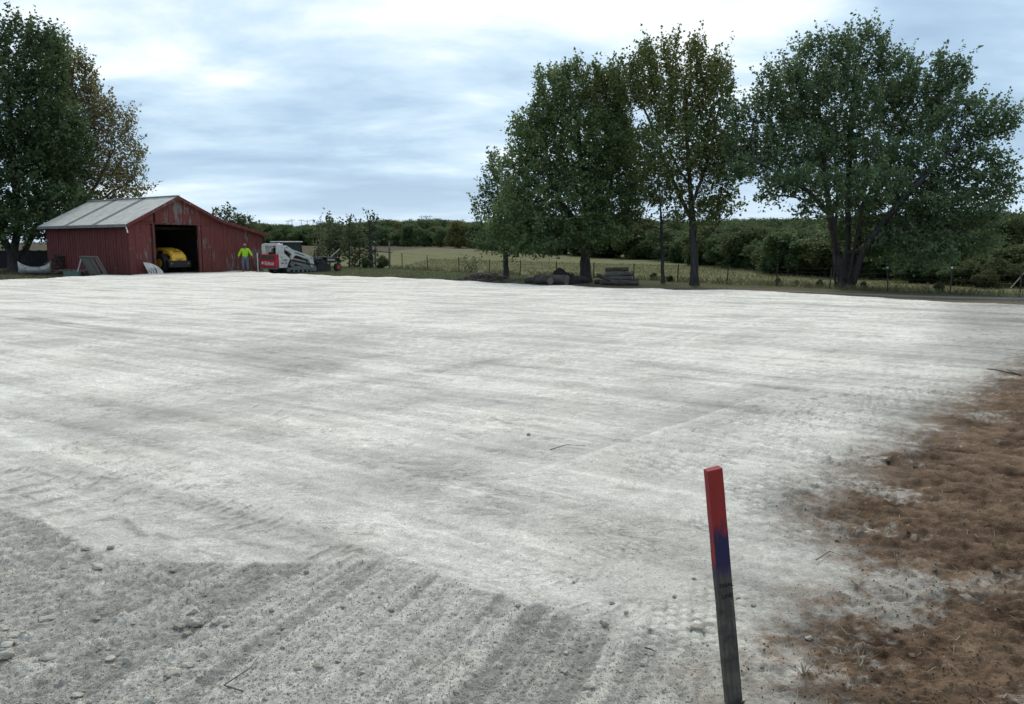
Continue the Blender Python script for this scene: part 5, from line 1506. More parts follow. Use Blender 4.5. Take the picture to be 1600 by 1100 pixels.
MB().hexa([(.50, -.48, .92), (.50, .48, .92), (.51, .48, .92), (.51, -.48, .92)], [(.42, -.48, 1.92), (.42, .48, 1.92), (.43, .48, 1.92), (.43, -.48, 1.92)]).build('windscreen', M_glass, cab)
MB().prism([(-.75, .95), (-.80, 1.65), (-.66, 1.66), (-.58, 1.08), (-.2, 1.08), (-.2, .9)], -.25, .25, 'y').build('driver_seat', M_black, cab, bevel=.03)
MB().box(1.06, 1.16, -.75, .75, .22, .70).build('quick_coupler', M_steel, sk, bevel=.01)

# ------------------------------------------------------------------ grading attachment on the front of it
bpy.context.view_layer.update()
gr = empty('grading_attachment', sk.matrix_world @ Vector((1.22, 0, .02)), R(52))
tag(gr, 'black grading attachment with orange hubbed wheels in front of the track loader', 'attachment')
MB().box(.0, .10, -.80, .80, .15, .85).build('mount_plate', M_black, gr, bevel=.01)
MB().box(.10, 1.9, -.10, .10, .78, .98).build('main_beam', M_black, gr, bevel=.02)
for s_ in (-1, 1):
    MB().tube([(.1, s_ * .7, .75), (1.0, s_ * .5, .85), (1.85, s_ * .1, .9)], .06, 8).build('side_beam', M_black, gr)
    MB().box(.15, 1.25, s_ * .92 - .03, s_ * .92 + .03, .05, .55).build('end_plate', M_black, gr, bevel=.01)
MB().box(.55, .72, -.92, .92, .62, .80).build('cross_beam', M_black, gr, bevel=.02)
MB().prism([(.35, .04), (.52, .06), (.60, .30), (.52, .56), (.46, .56), (.50, .30), (.40, .12)], -.90, .90, 'y').build('mouldboard', M_grey, gr)
MB().box(.18, .86, -.72, -.12, .52, .92).build('hydraulic_housing', M_black, gr, bevel=.03)
MB().box(.22, .80, .15, .70, .50, .86).build('hydraulic_housing', M_black, gr, bevel=.03)
for y_ in (-.9, .9): MB().box(.1, 1.7, y_ - .04, y_ + .04, .60, .70).build('side_rail', M_black, gr)
rot = MB().tube([(1.0, -.88, .22), (1.0, .88, .22)], .16, 14).build('conditioning_drum', M_grey, gr)
tm_ = MB(); trn = random.Random(8)
for k in range(90):
    a = trn.uniform(0, 6.28); y = -.85 + 1.7 * k / 90
    d = Vector((math.cos(a), 0, math.sin(a))); p = Vector((1.0, y, .22)); tm_.tube([p + d * .15, p + d * .205], [.02, .012], 4)
tm_.build('drum_teeth', M_steel, rot)
MB().box(.85, 1.7, -1.02, -.98, .66, .94).build('name_board', M_black, gr, bevel=.006)
text_part('lettering', 'Bobcat', .22, M_mwhite, gr, Matrix.Translation((1.25, -1.024, .80)) @ Matrix.Rotation(R(90), 4, 'X'))
MB().box(.8, 1.75, -.98, .98, .945, .985).build('top_deck', M_black, gr)
for (x, y) in ((.62, -.4), (.9, .3), (.7, .1)): MB().tube([(x, y, .9), (x + .02, y, 1.28)], .028, 6).build('hose_post', M_black, gr)
for k, (a, b) in enumerate((((.1, -.3, .8), (.7, -.45, .75)), ((.1, .2, .8), (.75, .3, .8)), ((.3, -.6, .6), (.9, -.7, .7)))):
    a, b = Vector(a), Vector(b); MB().tube([a, (a + b) / 2 + Vector((0, 0, .22)), b], .022, 6).build('hose', M_rubber, gr)
for s_ in (-1, 1):
    MB().tube([(1.7, s_ * .55, .85), (2.0, s_ * .62, .80), (2.15, s_ * .64, .62)], .05, 8).build('caster_arm', M_black, gr)
    w_ = MB().tube([(2.1, s_ * .62 - .12, .28), (2.1, s_ * .62 - .09, .28), (2.1, s_ * .62 + .09, .28), (2.1, s_ * .62 + .12, .28)], [.22, .28, .28, .22], 20).build('wheel', M_rubber, gr)
    MB().disc((2.1, s_ * .62, .28), (0, 1, 0), .15, .26, 16).build('hub', simple('orange_hub', (.42, .075, .03), (.3, .06, .03), 5, .6), w_)
    MB().prism([(1.75, .98), (2.35, .70), (2.36, .74), (1.76, 1.03)], s_ * .62 - .16, s_ * .62 + .16, 'y').build('fender', M_black, gr)
MB().tube([(1.9, -.2, .98), (2.9, .05, 1.52)], .022, 6).build('control_rod', M_alu, gr)

# ================================================================== man in a high-visibility shirt
def skin_mesh(name, joints, edges, rad, mat, parent, root_i=0, sub=2):
    me = bpy.data.meshes.new(name); me.from_pydata(joints, edges, []); me.materials.append(mat)
    o = link(bpy.data.objects.new(name, me), parent)
    o.modifiers.new('body', 'SKIN'); s = o.modifiers.new('round', 'SUBSURF'); s.levels = sub; s.render_levels = sub
    for i, r in enumerate(rad):
        me.skin_vertices[0].data[i].radius = r if hasattr(r, '__len__') else (r, r)
        me.skin_vertices[0].data[i].use_root = (i == root_i)
    return o
M_skin = simple('skin', (.30, .17, .12), (.26, .14, .10), 8, .6, 60, .1)
M_hivis = simple('high_visibility_cloth', (.36, .66, .02), (.28, .54, .02), 7, .8, 9, .6, .02)
M_jeans = simple('blue_jeans', (.13, .19, .24), (.08, .12, .16), 8, .9, 12, .5, .02)
M_cap = simple('tan_cap', (.34, .29, .24), (.27, .23, .19), 8, .85, 40, .2)
M_beard = simple('dark_beard', (.04, .032, .028), (.06, .05, .045), 20, .9, 40, .3)
M_boot = simple('brown_boots', (.10, .07, .05), (.07, .05, .04), 8, .8, 40, .2)
pc = at_y(384, 423, 51.0)
man = empty('person', (pc.x, 51.0, max(pad_z(pc.x, 51.0), tz(pc.x, 51.0))), R(14))
tag(man, 'person in bright yellow green shirt, jeans and tan cap standing by the barn', 'person')
# local: faces -y (towards the pad)
J = [(0,0,.92), (0,.01,1.12), (0,.01,1.34), (0,.02,1.47), (0,0,1.55), (0,-.01,1.66),          # 0 pelvis 1 waist 2 chest 3 neck base 4 neck 5 head
     (-.20,.02,1.41), (-.33,.02,1.16), (-.41,-.05,.93), (-.43,-.07,.86),                       # right arm
     (.20,.02,1.41), (.34,.02,1.17), (.46,-.06,.97), (.49,-.08,.90),                           # left arm
     (-.10,0,.86), (-.13,-.05,.48), (-.14,.03,.09), (-.15,-.12,.04),                           # right leg
     (.10,0,.86), (.13,-.02,.48), (.15,.06,.09), (.16,-.09,.04)]
E = [(0,1),(1,2),(2,3),(3,4),(4,5),(2,6),(6,7),(7,8),(8,9),(2,10),(10,11),(11,12),(12,13),(0,14),(14,15),(15,16),(16,17),(0,18),(18,19),(19,20),(20,21)]
RAD = [(.15,.11),(.145,.105),(.17,.11),(.07,.07),(.052,.055),(.076,.095), .06,.043,.03,.032, .06,.043,.03,.032, .085,.058,.042,.035, .085,.058,.042,.035]
body = skin_mesh('body', J, E, RAD, M_skin, man)
# face
hd = Vector((0, -.01, 1.66))
hm_ = MB()
import itertools
def ball(c, r, n=10, m=7):
    mb = MB(); c = Vector(c)
    for i in range(m + 1):
        t = math.pi * i / m
        for j in range(n): mb.v.append(tuple(c + Vector((r[0] * math.sin(t) * math.cos(2*math.pi*j/n), r[1] * math.sin(t) * math.sin(2*math.pi*j/n), r[2] * math.cos(t)))))
    for i in range(m):
        for j in range(n): mb.f.append([i*n+j, i*n+(j+1)%n, (i+1)*n+(j+1)%n, (i+1)*n+j])
    return mb
ball((0, -.02, 1.645), (.082, .098, .115)).build('head', M_skin, man, smooth=True)
ball((0, -.118, 1.64), (.016, .02, .025)).build('nose', M_skin, man, smooth=True)
for s_ in (-1, 1):
    ball((s_ * .034, -.108, 1.662), (.014, .010, .009)).build('eye', M_beard, man)
    ball((s_ * .084, -.01, 1.645), (.014, .025, .034)).build('ear', M_skin, man, smooth=True)
ball((0, -.055, 1.582), (.072, .07, .055)).build('beard', M_beard, man, smooth=True)
cp_ = ball((0, -.01, 1.705), (.094, .108, .075)).build('cap', M_cap, man, smooth=True)
MB().prism([(-.075, -.08), (-.07, -.17), (-.03, -.20), (.03, -.20), (.07, -.17), (.075, -.08)], 1.692, 1.704, 'z').build('brim', M_cap, cp_)
# clothes a little larger than the body
JS = [(0,0,.88), (0,.01,1.12), (0,.01,1.33), (0,.02,1.455), (-.205,.02,1.405), (-.33,.02,1.16), (-.405,-.04,.955), (.205,.02,1.405), (.34,.02,1.17), (.452,-.05,.99)]
ES = [(0,1),(1,2),(2,3),(2,4),(4,5),(5,6),(2,7),(7,8),(8,9)]
skin_mesh('shirt', JS, ES, [(.205,.15),(.20,.145),(.205,.14),(.10,.09), .088,.078,.062, .088,.078,.062], M_hivis, man)
JT = [(0,0,.93), (-.105,0,.84), (-.13,-.05,.48), (-.14,.02,.12), (.105,0,.84), (.13,-.02,.48), (.15,.05,.12)]
skin_mesh('trousers', JT, [(0,1),(1,2),(2,3),(0,4),(4,5),(5,6)], [(.17,.125),.108,.085,.075,.108,.085,.075], M_jeans, man)
for (x, y) in ((-.145, .0), (.158, .03)):
    MB().prism([(x - .05, y - .20), (x + .05, y - .20), (x + .05, y + .08), (x - .05, y + .08)], .0, .11, 'z').build('boot', M_boot, man, bevel=.03)
# hands: five short bent fingers each
for (wx, wy, wz, sg) in ((-.43, -.07, .86, -1), (.49, -.08, .90, 1)):
    for k in range(4):
        f0 = Vector((wx + sg * .005, wy - .03 + k * .019, wz - .01)); l = (.07, .08, .075, .06)[k]
        MB().tube([f0, f0 + Vector((sg * .012, -.004, -l * .55)), f0 + Vector((-sg * .004, -.008, -l))], [.010, .0095, .008], 6).build('finger', M_skin, body)
    f0 = Vector((wx - sg * .006, wy - .035, wz + .02)); MB().tube([f0, f0 + Vector((-sg * .015, -.03, -.03)), f0 + Vector((-sg * .02, -.035, -.06))], [.012, .011, .009], 6).build('thumb', M_skin, body)

# ================================================================== logs, stumps and brush by the trees
M_bark_log = simple('log_bark', (0.055, 0.045, 0.038), (0.11, 0.092, 0.078), 4, .95, 14, .7, .03)
M_bark_log_pale = simple('log_bare_wood', (0.15, 0.135, 0.125), (0.085, 0.075, 0.068), 3, .9, 14, .5, .02)
M_cut = simple('cut_wood', (0.26, 0.20, 0.15), (0.18, 0.14, 0.11), 9, .9, 40, .2)
M_char = simple('dark_root_wood', (0.026, 0.025, 0.026), (0.05, 0.045, 0.042), 4, .95, 14, .6, .03)
lrn = random.Random(14)
def log(name, p0, p1, r0, r1, mat, label, group=None, cut=True):
    p0, p1 = Vector(p0), Vector(p1); mid = (p0 + p1) / 2
    root = empty(name, (mid.x, mid.y, min(p0.z - r0, p1.z - r1)))
    o = root.location; n = 7
    pts = [p0.lerp(p1, i / (n - 1)) + Vector((0, lrn.uniform(-1, 1) * r0 * .10, lrn.uniform(-1, 1) * r0 * .10)) - o for i in range(n)]
    rr = [(r0 + (r1 - r0) * i / (n - 1)) * lrn.uniform(.92, 1.08) for i in range(n)]
    MB().tube(pts, rr, 12, False).build('bark', mat, root, smooth=True)
    for e_, d in ((0, pts[0] - pts[1]), (n - 1, pts[-1] - pts[-2])):
        d = d.normalized(); MB().disc(pts[e_] - d * .01, d, rr[e_] * .97, .024, 12).build('cut_end', M_cut, root)
    tag(root, label, 'log', group); return root
def gp(px, py, Y, up=0.0):
    v = at_y(px, py, Y); return Vector((v.x, Y, tz(v.x, Y) + up))
# long log left of the big trunk, in two pieces, with root stump on top
log('log', gp(837, 434, 41.0, .22), gp(886, 438, 40.0, .24), .24, .27, M_bark_log_pale, 'long pale log lying left of the broad maple, cut end to the right')
log('log', gp(822, 434, 41.6, .18), gp(842, 434, 41.0, .18), .17, .20, M_bark_log, 'short dark log continuing the long pale log to the left')
log('log', gp(852, 436, 40.4, .22), gp(860, 436, 39.9, .2), .20, .18, M_bark_log, 'mossy stub against the front of the long pale log')
st = empty('stump', gp(874, 432, 41.4))
zz = tz(st.location.x, 41.4)
def lump(name, r, seed, mat, parent, loc=(0, 0, 0), n=3, amp=.25):
    bm = bmesh.new(); bmesh.ops.create_icosphere(bm, subdivisions=n, radius=1.0)
    sd_ = seed * 13.1
    for v in bm.verts:
        c = v.co; k = 1 + amp * (math.sin(c.x * 3.1 + sd_) * math.cos(c.y * 2.7 - sd_) + .6 * math.sin(c.z * 4.3 + sd_ * 2 + c.x * 2) + .4 * math.sin(c.y * 7 + c.x * 6 + sd_))
        v.co = Vector((c.x * r[0], c.y * r[1], c.z * r[2])) * k
    me = bpy.data.meshes.new(name); bm.to_mesh(me); bm.free(); me.materials.append(mat)
    me.polygons.foreach_set('use_smooth', [True] * len(me.polygons))
    o = link(bpy.data.objects.new(name, me), parent); o.location = loc; return o
lump('root_ball', (.30, .26, .27), 3, M_char, st, (0, 0, .55), 3, .14)
MB().tube([(.1, 0, .58), (.5, .05, .42), (.85, .05, .34)], [.18, .11, .07], 9).build('stem', M_char, st, smooth=True)
MB().tube([(0, 0, .1), (0, 0, .6)], [.35, .3], 9).build('base', M_char, st)
tag(st, 'dark round root stump perched on top of the long pale log', 'stump')
rt = empty('root_wad', gp(900, 437, 40.4))
for k in range(16):
    a = lrn.uniform(0, 6.28); el = lrn.uniform(.05, .75); l = lrn.uniform(.4, .75); d = Vector((math.cos(a) * math.cos(el), math.sin(a) * math.cos(el) * .6, math.sin(el)))
    MB().tube([(0, 0, .15), d * l * .5 + Vector((0, 0, .15)), d * l + Vector((lrn.uniform(-.1, .1), 0, .2))], [.11, .07, .03], 6).build('root', M_char, rt)
lump('core', (.55, .4, .28), 5, M_char, rt, (0, 0, .2), 3, .2)
tag(rt, 'tangled dark root wad between the long log and the broad maple', 'root wad')
# stacked logs right of the big trunk
Ys = 40.6
pile = [((940,443),(976,444),.13,.13,.13,0,M_bark_log_pale,'lower front'),((960,444),(998,443),.12,.11,.12,-.5,M_bark_log,'lower right'),((931,441),(954,443),.12,.11,.11,.3,M_bark_log,'lower left'),
        ((948,437),(984,437),.34,.11,.12,.2,M_bark_log_pale,'middle'),((945,431),(988,430),.55,.12,.11,.2,M_bark_log_pale,'upper pale'),((943,425),(979,424),.77,.11,.11,.35,M_bark_log,'topmost dark'),
        ((934,428),(956,440),.50,.09,.10,-.35,M_bark_log,'slanting left'),((980,434),(999,437),.30,.07,.06,-.2,M_bark_log,'thin right')]
for (a, b, up, r0, r1, dy, mat, w) in pile:
    pa = at_y(a[0], a[1], Ys + dy); pb = at_y(b[0], b[1], Ys + dy); gz0 = tz(pa.x, Ys)
    up2 = up if w != 'slanting left' else .25
    jz = lrn.uniform(-.05, .05); jx = lrn.uniform(-.12, .12)
    log('log', (pa.x + jx, Ys + dy + lrn.uniform(-.15, .2), gz0 + up + jz), (pb.x + jx, Ys + dy - lrn.uniform(-.15, .2), gz0 - jz * .6 + (up2 if w == 'slanting left' else up)), r0, r1, mat, w + ' log of the stack between the two maples', 'stacked logs')
stick_pile('brush_pile', 756, 440, 39.8, 3.6, 1.2, .42, 260, .022, .9, M_stick, 'low grey brush pile at the pad edge left of the small tree', 5, 'brush pile', .3)
stick_pile('brush_pile', 915, 446, 39.0, 1.4, .5, .08, 40, .018, .5, M_stick, 'thin scatter of sticks in front of the broad maple', 6, 'brush pile', .1)

# ================================================================== foreground
# ---- survey stake
sb = at_z(1146, 1097, 0.0); zb_ = pad_z(sb.x, sb.y); sb.z = zb_
st_top = at_y(1114, 733, sb.y + .03)
ax = (st_top - sb); SL = ax.length
def stake_material():
    m, nt, p = new_mat('painted_stake_wood')
    tc = N(nt, 'ShaderNodeTexCoord'); sep = N(nt, 'ShaderNodeSeparateXYZ'); nt.links.new(tc.outputs['Object'], sep.inputs[0])
    mp = N(nt, 'ShaderNodeMapping'); nt.links.new(tc.outputs['Object'], mp.inputs['Vector']); mp.inputs['Scale'].default_value = (70, 70, 5)
    grain = noise_node(nt, mp.outputs[0], 1.2, 7, .7, .3)
    mp2 = N(nt, 'ShaderNodeMapping'); nt.links.new(tc.outputs['Object'], mp2.inputs['Vector']); mp2.inputs['Scale'].default_value = (55, 55, 9)
    drip = noise_node(nt, mp2.outputs[0], 1.0, 4, .6)
    blot = noise_node(nt, tc.outputs['Object'], 14, 5, .6)
    wood = mixc(nt, ramp(nt, grain, [(.3, 0), (.7, 1)]), (0.034, 0.028, 0.022), (0.130, 0.110, 0.088))
    wood = mixc(nt, ramp(nt, blot, [(.42, 0), (.62, 1)]), wood, (0.030, 0.028, 0.026))
    def zmask(z0, amp, soft, src):
        a = N(nt, 'ShaderNodeMath', operation='MULTIPLY_ADD'); nt.links.new(src, a.inputs[0]); a.inputs[1].default_value = amp; nt.links.new(sep.outputs['Z'], a.inputs[2])
        r = N(nt, 'ShaderNodeMapRange'); nt.links.new(a.outputs[0], r.inputs['Value']); r.inputs['From Min'].default_value = z0 + amp * .5 - soft; r.inputs['From Max'].default_value = z0 + amp * .5 + soft
        return r.outputs[0]
    blue = zmask(SL * .565, .07, .030, drip); red = zmask(SL * .755, .22, .022, drip)
    sx = N(nt, 'ShaderNodeMapRange'); nt.links.new(sep.outputs['X'], sx.inputs['Value']); sx.inputs['From Min'].default_value = -.0255; sx.inputs['From Max'].default_value = -.0275
    redside = zmask(SL * .60, .08, .02, drip)
    ms = N(nt, 'ShaderNodeMath', operation='MULTIPLY'); nt.links.new(sx.outputs[0], ms.inputs[0]); nt.links.new(redside, ms.inputs[1])
    c = mixc(nt, blue, wood, mixc(nt, grain, (0.012, 0.009, 0.040), (0.020, 0.015, 0.068)))
    c = mixc(nt, red, c, mixc(nt, grain, (0.19, 0.012, 0.011), (0.31, 0.022, 0.017)))
    c = mixc(nt, ms.outputs[0], c, (0.27, 0.02, 0.02))
    nt.links.new(c, p.inputs['Base Color']); p.inputs['Roughness'].default_value = .8
    bump(nt, p, grain, .5, .002)
    return m
sk_ = empty('survey_stake', sb)
zq = ax.normalized().to_track_quat('Z', 'Y')
sk_.rotation_euler = (zq.to_matrix() @ Matrix.Identity(3)).to_euler()
zax = ax.normalized(); xax = Vector((math.cos(R(9)), math.sin(R(9)), 0)); xax = (xax - zax * xax.dot(zax)).normalized(); yax = zax.cross(xax)
sk_.rotation_euler = Matrix((xax, yax, zax)).transposed().to_euler()
hw_ = .0275
sm2 = MB(); ns = 14
for i in range(ns + 1):
    z = -.25 + (SL + .25) * i / ns; j = [lrn.uniform(-.0008, .0008) for _ in range(4)]
    tp = .0 if i < ns else .0
    sm2.v += [(-hw_ + j[0], -.019, z), (hw_ + j[1], -.019, z + (.004 if i == ns else 0)), (hw_ + j[2], .019, z + (.006 if i == ns else 0)), (-hw_ + j[3], .019, z)]
    if i: sm2.f += [[(i-1)*4+k, (i-1)*4+(k+1)%4, i*4+(k+1)%4, i*4+k] for k in range(4)]
sm2.f += [[3,2,1,0], [ns*4+k for k in range(4)]]
so = sm2.build('stake_shaft', stake_material(), sk_, bevel=.0022, seg=2)
M_ink = simple('marker_ink', (.008, .008, .009), (.012, .012, .012), 30, .6, 40, 0)
for s_, zz_, sz in (('FINAL', .445, .0215), ('LINE', .405, .0215)):
    text_part('lettering', s_, sz, M_ink, sk_, Matrix.Translation((.004, -.0196, SL * 0 + zz_ * SL / .86)) @ Matrix.Rotation(R(90), 4, 'X') @ Matrix.Rotation(R(3), 4, 'Z') @ Matrix.Diagonal((.9, 1.0, 1, 1)), .0004)
tag(sk_, 'wooden survey stake with red and blue painted top standing in the gravel', 'stake')

# ---- stones and clods lying on the loose gravel
M_rock = simple('limestone_clod', (0.47, 0.425, 0.35), (0.37, 0.33, 0.27), 22, .95, 120, .7, .006)
M_rock_pale = simple('pale_limestone', (0.50, 0.46, 0.385), (0.40, 0.36, 0.30), 18, .9, 90, .5, .004)
M_clod_dark = simple('damp_clod', (0.30, 0.265, 0.21), (0.39, 0.345, 0.28), 25, .95, 120, .8, .006)
M_clod_soil = simple('soil_clod', (0.105, 0.062, 0.037), (0.20, 0.128, 0.080), 25, .95, 120, .8, .006)
from mathutils import noise as mnoise
def rock_mesh(seed, n=4, sharp=False):
    rn = np.random.RandomState(seed); bm = bmesh.new(); bmesh.ops.create_icosphere(bm, subdivisions=n, radius=1.0)
    nd = 16 if sharp else 9
    dirs = rn.randn(nd, 3); dirs /= np.linalg.norm(dirs, axis=1)[:, None]; cut = rn.uniform(.45 if sharp else .6, .85, nd)
    off = Vector(rn.uniform(-20, 20, 3))
    for v in bm.verts:
        c = np.array(v.co)
        for d, q in zip(dirs, cut):
            k = c @ d
            if k > q: c = c - d * (k - q)
        w = Vector(c)
        f = 1 + (.12 if sharp else .30) * mnoise.fractal(w * 1.6 + off, 1.0, 2.0, 3) + (.05 if sharp else .16) * mnoise.fractal(w * 6 + off, .9, 2.1, 3)
        v.co = w * f
    me = bpy.data.meshes.new('rock'); bm.to_mesh(me); bm.free()
    me.polygons.foreach_set('use_smooth', [not sharp] * len(me.polygons))
    return me
rmesh = {}
for mi, mat in enumerate((M_rock, M_rock_pale, M_clod_dark, M_clod_soil)):
    for s_ in range(5):
        me = rock_mesh(mi * 10 + s_, 4 if mi != 1 else 3, mi == 1); me.materials.append(mat); rmesh[(mi, s_)] = me
srn = random.Random(31)
def stone(name, px, py, wpx, mi, label, group=None, flat=.5, rz=None, deep=.75, sink=.3):
    v = at_z(px, py, 0.0); z = pad_z(v.x, v.y)
    w = wpx * v.y / F / 2 / CP
    o = link(bpy.data.objects.new(name, rmesh[(mi, srn.randrange(5))]))
    o.scale = (w, w * deep, w * flat); o.location = (v.x, v.y, z + w * flat * (1 - sink * 1.3)); o.rotation_euler = (srn.uniform(-.15, .15), srn.uniform(-.15, .15), srn.uniform(-.3, .3) if rz is None else rz)
    tag(o, label, 'stone', group or 'stones on the loose gravel'); return o
stone('stone', 152, 888, 30, 1, 'flat pale stone on the loose gravel just below the rolled edge', flat=.4)
stone('stone', 173, 856, 15, 2, 'dark clod highest up by the rolled edge on the left')
stone('stone', 133, 857, 14, 2, 'small dark clod left of the highest dark clod')
stone('stone', 271, 890, 13, 2, 'single clod right of the flat pale stone')
stone('stone', 297, 955, 36, 0, 'pale top lump of the clod cluster in the middle of the loose gravel', flat=.45)
stone('stone', 304, 974, 30, 0, 'largest lump of the clod cluster in the middle of the loose gravel', flat=.6)
stone('stone', 281, 979, 20, 2, 'dark left lump of the clod cluster in the middle of the loose gravel', flat=.6)
stone('stone', 293, 988, 16, 2, 'lowest lump of the clod cluster in the middle of the loose gravel', flat=.6)
stone('stone', 338, 975, 16, 0, 'left of the two small stones right of the clod cluster', flat=.7)
stone('stone', 353, 979, 12, 2, 'right of the two small stones right of the clod cluster', flat=.7)
stone('stone', 172, 1029, 23, 1, 'angular whitish stone low on the left of the loose gravel', flat=.45, rz=.5)
stone('stone', 198, 1034, 17, 2, 'dark crumbled clod right of the angular whitish stone', flat=.7)
stone('stone', 270, 1056, 30, 2, 'rounded dark mound of gravel below the clod cluster', flat=.4, sink=.5)
stone('stone', 292, 1040, 22, 0, 'flat clod just above the rounded dark mound', flat=.4)
stone('stone', 21, 993, 24, 0, 'upper flat slab of the stones at the left edge', flat=.35)
stone('stone', 12, 1009, 30, 1, 'pale slab in the middle of the stones at the left edge', flat=.35, rz=.3)
stone('stone', 5, 1028, 34, 0, 'lowest slab of the stones at the left edge', flat=.5)
stone('stone', 2, 983, 22, 0, 'topmost lump of the stones at the left edge', flat=.6)
stone('stone', 75, 967, 26, 0, 'long dusty clod right of the left edge stones', flat=.35)
stone('stone', 62, 955, 16, 2, 'dark clod above the long dusty clod', flat=.5)
stone('stone', 150, 966, 16, 2, 'pair clod between the long dusty clod and the cluster', flat=.5)
stone('stone', 80, 1028, 26, 0, 'buried flat stone below the long dusty clod', flat=.3)
stone('stone', 155, 1013, 10, 2, 'small round clod above the angular whitish stone', flat=.7)
stone('stone', 120, 1086, 22, 0, 'flat clod near the bottom left edge', flat=.3)
stone('stone', 170, 1097, 16, 1, 'pale pebble at the bottom edge left of the dark ridge', flat=.5)
stone('stone', 465, 1048, 14, 2, 'dark clod right of the curved dark ridge', flat=.7)
stone('stone', 497, 1043, 20, 2, 'crumbled clod furthest right of the curved dark ridge', flat=.45)
stone('stone', 946, 976, 13, 2, 'dark clod on the tyre marks left of the stake', flat=.8)
stone('stone', 940, 971, 9, 2, 'smaller clod touching the dark clod left of the stake', flat=.8)
stone('stone', 1090, 981, 26, 2, 'lump of damp gravel just left of the stake', flat=.45)
stone('stone', 882, 1046, 14, 0, 'small stone in the furrow left of the stake', flat=.6)
stone('stone', 906, 1041, 10, 2, 'small dark stone beside the furrow stone', flat=.7)
stone('stone', 920, 1072, 22, 0, 'pale flat clod low between the furrow and the stake', flat=.35)
stone('stone', 1015, 1019, 17, 2, 'flat dark chip between the furrow and the stake', flat=.25)
stone('stone', 1264, 997, 13, 0, 'rounded grey stone between the stake and the soil', flat=.7)
stone('stone', 1085, 905, 8, 2, 'tiny dark stone above the damp lump', flat=.6)
stone('stone', 826, 681, 7, 2, 'lone black stone out on the middle of the pad', flat=.8)
stone('stone', 1497, 987, 10, 3, 'dark soil clod in the tyre ruts of the soil', flat=.7)
stone('stone', 1400, 986, 12, 3, 'dark soil clod left of the tyre ruts', flat=.7)
stone('stone', 1425, 1022, 16, 3, 'larger soil clod low in the brown soil', flat=.6)
stone('stone', 1556, 900, 14, 3, 'soil clod near the right edge', flat=.6)
for k in range(70):
    px = srn.uniform(-40, 620) if k < 46 else srn.uniform(620, 1180); py = srn.uniform(880, 1100)
    stone('stone', px, py, srn.uniform(5, 11), srn.choice((0, 0, 2, 1)), 'small nameless lump of limestone on the loose gravel', 'small lumps on the loose gravel', srn.uniform(.45, .8)).__setitem__('label', 'small lump of limestone scattered on the loose gravel')
for k in range(26):
    px = srn.uniform(1300, 1640); py = srn.uniform(700, 1100)
    v = at_z(px, py)
    stone('stone', px, py, srn.uniform(3, 9), 3, 'x', 'small clods of the soil bank', srn.uniform(.5, .8)).__setitem__('label', 'small clod lying in the brown soil on the right')

# ---- loose grains: far too many to count
def scatter(name, n, seed, sampler, mats, smin, smax, label):
    rs = np.random.RandomState(seed)
    x, y = sampler(rs, n)
    i = np.clip(np.searchsorted(rows, y), 0, NR - 1)
    j = np.clip(((x / (y * .70 + 1.1) + 1) / 2 * (NC - 1)).round().astype(int), 0, NC - 1)
    z = H[i, j]
    s = smin * (smax / smin) ** (rs.rand(len(x)) ** 2.2)
    base = []
    for k, m_ in enumerate(mats):
        bm = bmesh.new(); bmesh.ops.create_icosphere(bm, subdivisions=1, radius=1.0)
        for v in bm.verts: v.co *= rs.uniform(.65, 1.2)
        me = bpy.data.meshes.new('grain'); bm.to_mesh(me); bm.free(); me.materials.append(m_)
        o = link(bpy.data.objects.new('grain', me)); o.scale = (.006,) * 3; o.location = (x[k], y[k], z[k]); base.append(o)
    o = instancer(name, np.stack([x, y, z + s * .25], -1), np.stack([s, s * rs.uniform(.7, 1, len(x)), s * rs.uniform(.5, .9, len(x))], -1), rs.uniform(0, 6.28, (len(x), 3)), base, rs.randint(0, len(mats), len(x)))
    for b_ in base: b_.parent = o; b_['kind'] = 'stuff'
    return tag(o, label, 'gravel', kind='stuff')
def mask_at(Mk, x, y):
    i = np.clip(np.searchsorted(rows, y), 0, NR - 1); j = np.clip(((x / (y * .70 + 1.1) + 1) / 2 * (NC - 1)).round().astype(int), 0, NC - 1)
    return Mk[i, j]
def s_rough(rs, n):
    y = 1 / rs.uniform(1 / 6.0, 1 / 1.9, n); x = rs.uniform(-1, 1, n) * (y * .68 + .6)
    k = rs.rand(n) < (mask_at(ROUGH, x, y) * .9 + .04) * (1 - .9 * mask_at(SOIL, x, y))
    return x[k], y[k]
def s_soil(rs, n):
    y = 1 / rs.uniform(1 / 9.0, 1 / 1.9, n); x = rs.uniform(0, 1, n) * (y * .68 + .8)
    k = rs.rand(n) < mask_at(SOIL, x, y) ** 2.5
    return x[k], y[k]
scatter('gravel', 150000, 401, s_rough, (M_rock, M_rock_pale, M_clod_dark), .0014, .0055, 'loose grey gravel covering the unrolled corner of the pad')
scatter('gravel_chips', 4500, 404, s_rough, (M_rock, M_rock_pale, M_clod_dark), .003, .009, 'angular chips among the loose grey gravel')
scatter('crumbs_of_soil', 34000, 402, s_soil, (M_clod_soil, M_clod_soil, M_clod_soil), .0015, .0065, 'crumbs of brown soil and gravel strewn along the bank')
